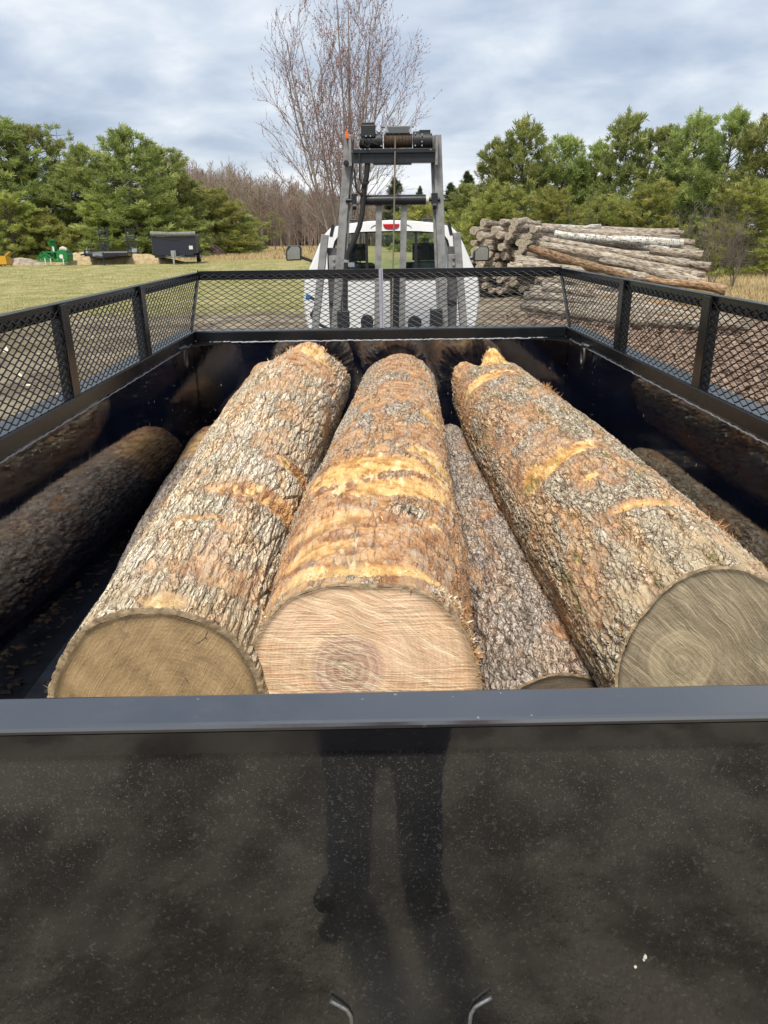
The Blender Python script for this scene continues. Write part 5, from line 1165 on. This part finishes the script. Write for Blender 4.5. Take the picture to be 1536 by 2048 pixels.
for i, (px, Y, H, lab) in enumerate(((575, 60, 4.2, 'bare bush thicket left of the birch saplings'), (650, 55, 5.0, 'bare bush behind the left edge of the truck cab'), (1430, 27.5, 3.0, 'tangled bare grey bush right of the log pile'), (1475, 27, 2.4, 'low bare brush at the right edge, under the drooping pine'), (1385, 31, 3.2, 'bare bush just behind the right end of the log pile'), (165, 80, 9.5, 'bare grey tree behind the flat-layered pine'), (370, 85, 8, 'bare tree between the left pines and the far wood'), (1185, 34, 3.4, 'crooked bare branch standing behind the birch log'))):
    bare_tree(px, None, Y, H, lab, 80+i, name='bare_bush' if H < 6 else 'bare_tree', cat='bush' if H < 6 else 'bare tree', spread=.75 if H < 6 else .3, levels=3 if i not in (7,) else 1, n0=6 if H < 6 else 3, r0=.022 if H < 6 else .09, ratio=.6, upb=.35, kids=(2, 4), minlen=.25, rs=.9, twmat=M_TWIG2)
# brush pile beside the dump trailer
def brush(px, py, n, rx, ry, h, seed):
    rg = np.random.default_rng(seed); c = atz(px, py); P0 = []; P1 = []; R0 = []; R1 = []
    for i in range(n):
        x = rg.uniform(-rx, rx); zt = h*(1-abs(x/rx)**1.8)*rg.uniform(.35, 1); p = np.array([x, rg.uniform(-ry, ry), zt]); d = np.array([.9+rg.normal()*.3, rg.normal()*.5, -.15-.75*(x/rx+.3)+rg.normal()*.25]); d /= np.linalg.norm(d); L = rg.uniform(.6, 1.7)
        for k in range(3):
            q = p+d*L/3; q[2] = max(q[2], .03); P0.append(p); P1.append(q); R0.append(.03*(1-k/4)); R1.append(.022*(1-k/4)); p = q; d = d+np.array([0, 0, -.18])+rg.normal(size=3)*.12; d /= np.linalg.norm(d)
    v, f = tubes_np(P0, P1, R0, R1, 4); o = meshobj('brush_pile', v, f, simple('brush_brown', (.24, .18, .14), .9, 0, 2, .9, alt=(.13, .09, .07)), None, False, Vector((c[0], c[1], 0)))
    tag(o, 'arched heap of brown cut branches behind the dump trailer', 'brush pile')
brush(370, 518, 2600, 3.6, 1.6, 3.0, 4)
# ------------------------------------------------------------------ ground
def ground_material():
    m, t, p = material('ground_soil_and_grass'); P = t.pos(); s = t.n.new('ShaderNodeSeparateXYZ'); t.l.new(P, s.inputs[0]); X, Y = s.outputs[0], s.outputs[1]
    w1 = t.noise(P, .16, 5, .6); w2 = t.noise(P, .9, 6, .65); w3 = t.noise(P, 9, 5, .7); w4 = t.noise(P, 45, 4, .7)
    warp = t.math('MULTIPLY', t.math('SUBTRACT', w1, .5), 16); warp2 = t.math('MULTIPLY', t.math('SUBTRACT', w2, .5), 5)
    Yw = t.math('ADD', t.math('ADD', Y, warp), warp2)
    dirt = t.mix(t.ss(w2, .38, .62), (.17, .135, .10), (.36, .30, .21)); dirt = t.mix(t.ss(w3, .55, .72), dirt, (.36, .31, .22)); dirt = t.mix(t.ss(w1, .52, .62), dirt, (.20, .165, .10)); dirt = t.mix(t.math('MULTIPLY', t.ss(w4, .60, .74), .7), dirt, (.52, .44, .31)); dirt = t.mix(t.math('MULTIPLY', t.ss(w4, .44, .30), .7), dirt, (.07, .055, .04))
    grass = t.mix(t.ss(w2, .40, .62), (.27, .265, .10), (.50, .425, .22)); grass = t.mix(t.math('MULTIPLY', t.ss(w3, .42, .68), .7), grass, (.23, .24, .085)); grass = t.mix(t.math('MULTIPLY', t.ss(w4, .50, .75), .5), grass, (.46, .40, .22))
    straw = t.mix(t.ss(w2, .35, .65), (.44, .33, .165), (.33, .25, .125)); straw = t.mix(t.math('MULTIPLY', t.ss(w4, .5, .7), .5), straw, (.58, .47, .27))
    c = t.mix(t.math('MULTIPLY', t.ss(Yw, 19, 26), t.ss(t.math('ADD', X, warp2), 4, -1)), dirt, grass)
    c = t.mix(t.ss(t.math('ADD', Y, t.math('MULTIPLY', warp, .4)), 52, 62), c, straw)
    rgt = t.math('MULTIPLY', t.ss(t.math('ADD', X, warp2), 8, 12), t.ss(Y, 17, 22)); c = t.mix(rgt, c, straw)
    mulch = t.math('MULTIPLY', t.ss(t.math('ADD', X, t.math('MULTIPLY', warp2, .5)), 1.8, 3.2), t.ss(Yw, 20, 15)); lit = t.mix(t.ss(w3, .4, .6), (.16, .10, .07), (.33, .22, .155)); lit = t.mix(t.math('MULTIPLY', t.ss(w4, .52, .66), .8), lit, (.46, .36, .26)); c = t.mix(mulch, c, lit)
    near = t.ss(Y, 3.0, 0.0); blo = t.ss(t.noise(P, 2.2, 5, .6), .40, .60); c = t.mix(t.math('MULTIPLY', near, .85), c, t.mix(blo, (.10, .088, .072), (.33, .295, .24)))
    h = t.math('ADD', t.math('MULTIPLY', w3, .5), t.math('MULTIPLY', w4, .5)); setp(t, p, c, .95, spec=.1, normal=t.bump(h, .9, .06)); return m
n = 260; gx = np.sinh(np.linspace(-5.2, 5.2, n))*6; gy = np.sinh(np.linspace(-4.2, 5.6, n))*6
X, Yg = np.meshgrid(gx, gy); Z = (fbm(np.stack([X*.35, Yg*.35, X*0], -1), 4, 2)-.5)*.16*np.exp(-((X/60)**2+(Yg/90)**2))+hill(Yg); V = np.stack([X, Yg, Z-.05], -1).reshape(-1, 3)
i = np.arange(n-1)[:, None]*n; j = np.arange(n-1)[None]; F = np.stack([i+j, i+j+1, i+n+j+1, i+n+j], -1).reshape(-1, 4)
tag(meshobj('ground', V, F, ground_material(), None, True), kind='structure')
# grass tufts, bark litter and pale chips
def scatter_blades(n_, fx, name, label, mat, h, wd, seed, cat='grass'):
    rg = np.random.default_rng(seed); P = fx(rg, n_); P[:, 2] += hill(P[:, 1]); L = h*rg.uniform(.4, 1.2, (len(P), 1)); d = np.concatenate([rg.normal(size=(len(P), 2))*.45, np.ones((len(P), 1))], 1); s = np.concatenate([rg.normal(size=(len(P), 2)), np.zeros((len(P), 1))], 1); s /= np.linalg.norm(s, axis=1)[:, None]; s *= wd
    V = np.stack([P-s, P+s, P+d*L+s*.3, P+d*L-s*.3], 1).reshape(-1, 3); o = meshobj(name, V, np.arange(len(V)).reshape(-1, 4), mat); tag(o, label, cat, kind='stuff')
M_BLADE = simple('grass_blades', (.32, .32, .11), .8, 0, .8, 1., alt=(.52, .45, .24)); M_DRY = simple('dry_grass_blades', (.52, .41, .22), .8, 0, .5, 1., alt=(.38, .29, .14))
def fl(rg, n_):
    Y = 21+41*rg.random(n_)**1.2; X = rg.uniform(-.55, .1, n_)*Y*1.1; return np.stack([X, Y, np.full(n_, -.06)], -1)
def fs(rg, n_):
    Y = rg.uniform(60, 130, n_); X = rg.uniform(-.42, -.02, n_)*Y; return np.stack([X, Y, np.full(n_, -.05)], -1)
def fr_(rg, n_):
    Y = rg.uniform(19, 36, n_); X = rg.uniform(8.5, 17, n_)*Y/25; return np.stack([X, Y, np.full(n_, -.05)], -1)
scatter_blades(90000, fl, 'lawn_grass', 'patchy yellow-green spring grass on the lawn', M_BLADE, .07, .009, 1)
scatter_blades(40000, fs, 'field_grass', 'dry straw-coloured grass of the far field', M_DRY, .22, .03, 2)
scatter_blades(26000, fr_, 'dry_grass', 'dry tan grass right of the log pile', M_DRY, .22, .012, 3)
def litter(n_, f_, name, label, mat, seed, s0, s1, flat=.3):
    rg = np.random.default_rng(seed); P = f_(rg, n_); a = rg.uniform(0, 6.28, n_); L = rg.uniform(s0, s1, n_)[:, None]; d = np.stack([np.cos(a), np.sin(a), rg.normal(size=n_)*flat], -1); w_ = L*rg.uniform(.15, .5, (n_, 1)); s = np.stack([-np.sin(a), np.cos(a), rg.normal(size=n_)*flat], -1)
    z = np.array([0, 0, 1.])*L*.12
    V = np.stack([P-d*L-s*w_, P+d*L-s*w_, P+d*L*.8+s*w_, P-d*L*.7+s*w_, P-d*L*.6+z, P+d*L*.6+z], 1).reshape(-1, 3); b = np.arange(n_)[:, None]*6
    F = np.concatenate([b+np.array([[0, 1, 5, 4]]), b+np.array([[3, 4, 5, 2]])]); tag(meshobj(name, V, F, mat), label, 'litter', kind='stuff')
def f1(rg, n_):
    Y = 4+16*rg.random(n_)**.8; X = rg.uniform(1.7, 13, n_)*Y/14+.8; return np.stack([X, Y, np.full(n_, 0.0)], -1)
def f2(rg, n_):
    Y = 3+17*rg.random(n_); X = rg.uniform(-12, 2, n_)*Y/12; return np.stack([X, Y, np.full(n_, -.01)], -1)
litter(16000, f1, 'bark_litter', 'brown bark litter and wood scraps covering the ground right of the bin', simple('bark_litter', (.34, .24, .17), .9, 0, 3, 1., alt=(.13, .09, .065)), 4, .02, .09)
litter(5000, f2, 'wood_chips', 'scattered chips and leaves on the bare soil left of the bin', simple('chips', (.30, .25, .16), .9, 0, 2, 1., alt=(.15, .12, .08)), 5, .015, .055)
litter(260, f2, 'pale_chips', 'a few pale fresh wood chips on the soil', simple('pale_chip', (.72, .62, .46), .8), 6, .03, .10)
# ------------------------------------------------------------------ the photographer, seen mirrored in the bin door
def lean_(p):
    x, y, z = p
    if z > 1.80 or (y > .10 and z > 1.5 and abs(x) > .06): return p
    return (x, y+.22*float(sst(np.float64(z), .30, .85)), z)
def skin_mesh(name, verts, edges, radii, mat, parent, sub=2, root_i=0):
    verts = [lean_(v) for v in verts]
    me = bpy.data.meshes.new(name); me.from_pydata(verts, edges, []); o = bpy.data.objects.new(name, me); COL.objects.link(o); o.parent = parent
    me.materials.append(mat); md = o.modifiers.new('skin', 'SKIN'); md.use_smooth_shade = True
    for i, r_ in enumerate(radii):
        sv_ = me.skin_vertices[0].data[i]; sv_.radius = (r_, r_) if not hasattr(r_, '__len__') else r_
        sv_.use_root = (i == root_i)
    s_ = o.modifiers.new('sub', 'SUBSURF'); s_.levels = sub; s_.render_levels = sub
    return o
px_, py_ = -.035, -.46
ps = empty('person', (px_, py_, 0), 0, 'person in navy trousers and a red-orange jacket, holding a phone up at the bin door', 'person')
M_SKIN = simple('skin', (.48, .30, .22), .5); M_NAVY = simple('navy_cloth', (.014, .028, .085), .85); M_JACK = simple('red_jacket', (.50, .055, .02), .8); M_SHOE = simple('dark_shoe', (.025, .022, .02), .7); M_HAIR = simple('brown_hair', (.05, .03, .02), .6)
B = [(0, 0, .96), (0, 0, 1.10), (0, 0, 1.28), (0, .0, 1.42), (0, .02, 1.50), (0, .03, 1.58), (0, .035, 1.66), (0, .03, 1.74),
     (.09, 0, .92), (.095, .0, .45), (.115, -.01, .10), (.13, .06, .04), (-.09, 0, .92), (-.095, .0, .45), (-.115, .0, .10), (-.14, .06, .04),
     (.17, 0, 1.42), (.23, .14, 1.58), (.10, .33, 1.86), (.070, .345, 1.93), (-.17, 0, 1.42), (-.23, .14, 1.58), (-.12, .33, 1.86), (-.100, .345, 1.93), (0, .12, 1.625)]
E_ = [(0, 1), (1, 2), (2, 3), (3, 4), (4, 5), (5, 6), (6, 7), (0, 8), (8, 9), (9, 10), (10, 11), (0, 12), (12, 13), (13, 14), (14, 15), (3, 16), (16, 17), (17, 18), (18, 19), (3, 20), (20, 21), (21, 22), (22, 23), (6, 24)]
RR = [(.15, .10), (.13, .09), (.15, .10), (.12, .085), .055, .07, .085, .05, .085, .055, .03, .025, .085, .055, .03, .025, .06, .042, .028, .024, .06, .042, .028, .024, .018]
fing = [(0, 1.0), (1, 1.12), (2, 1.05), (3, .85)]
for wi, sx in ((19, 1), (23, -1)):
    w0 = Vector(B[wi])
    for f_, ln in fing:
        b0 = len(B); base_ = w0+Vector((sx*.005, .005, -.024+f_*.016)); B += [tuple(base_), tuple(base_+Vector((-sx*.012, .045*ln, .004))), tuple(base_+Vector((-sx*.045, .055*ln, .004)))]
        E_ += [(wi, b0), (b0, b0+1), (b0+1, b0+2)]; RR += [.0095, .0085, .007]
    b0 = len(B); B += [tuple(w0+Vector((-sx*.022, -.006, -.02))), tuple(w0+Vector((-sx*.045, .0, .0)))]; E_ += [(wi, b0), (b0, b0+1)]; RR += [.011, .009]
skin_mesh('body', B, E_, RR, M_SKIN, ps)
skin_mesh('trousers', [(0, 0, .99), (0, 0, .80), (.085, 0, .70), (.098, .0, .45), (.118, -.01, -.06), (-.085, 0, .70), (-.098, .0, .45), (-.118, -.0, -.06)], [(0, 1), (1, 2), (2, 3), (3, 4), (1, 5), (5, 6), (6, 7)], [(.19, .12), (.19, .12), .098, .076, .072, .098, .076, .072], M_NAVY, ps, root_i=1)
skin_mesh('jacket', [(0, 0, .97), (0, 0, 1.12), (0, 0, 1.30), (0, 0, 1.43), (0, .01, 1.49), (.17, 0, 1.42), (.235, .14, 1.58), (.115, .32, 1.82), (-.17, 0, 1.42), (-.235, .14, 1.58), (-.135, .32, 1.82)], [(0, 1), (1, 2), (2, 3), (3, 4), (3, 5), (5, 6), (6, 7), (3, 8), (8, 9), (9, 10)], [(.19, .14), (.175, .13), (.18, .13), (.15, .105), .075, .075, .058, .045, .075, .058, .045], M_JACK, ps, root_i=2)
skin_mesh('hair', [(0, -.03, 1.64), (0, -.01, 1.74), (0, .06, 1.765)], [(0, 1), (1, 2)], [.085, .085, .05], M_HAIR, ps, root_i=1)
for s_, f0, f1_ in ((1, (.118, -.04, .05), (.165, .15, .035)), (-1, (-.118, -.04, .05), (-.20, .13, .035))):
    skin_mesh('shoe', [f0, tuple((Vector(f0)+Vector(f1_))/2), f1_], [(0, 1), (1, 2)], [(.045, .045), (.045, .04), (.04, .032)], M_SHOE, ps, root_i=1)
m = MB()
for sx in (-.035, .035): m.cyl((sx, .332, 1.665), (sx, .342, 1.665), .012, 12)
m.build('eyes', simple('eye_dark', (.03, .02, .02), .2), ps)
m = MB().tube([(-.028, .335, 1.59), (0, .341, 1.588), (.028, .335, 1.59)], [.003, .006, .003], 8); m.build('mouth', simple('lips', (.35, .14, .12), .5), ps)
ph = MB().box(-.037, .037, -.050, -.042, -.075, .075); pho = ph.build('phone', simple('phone_black', (.02, .02, .022), .25), None, bevel=.003)
pho.location = (CAM[0], CAM[1]-.012, CAM[2]); pho.rotation_euler = (-PITCH, 0, 0); tag(pho, 'black phone held up in both hands of the person behind the bin door', 'phone')
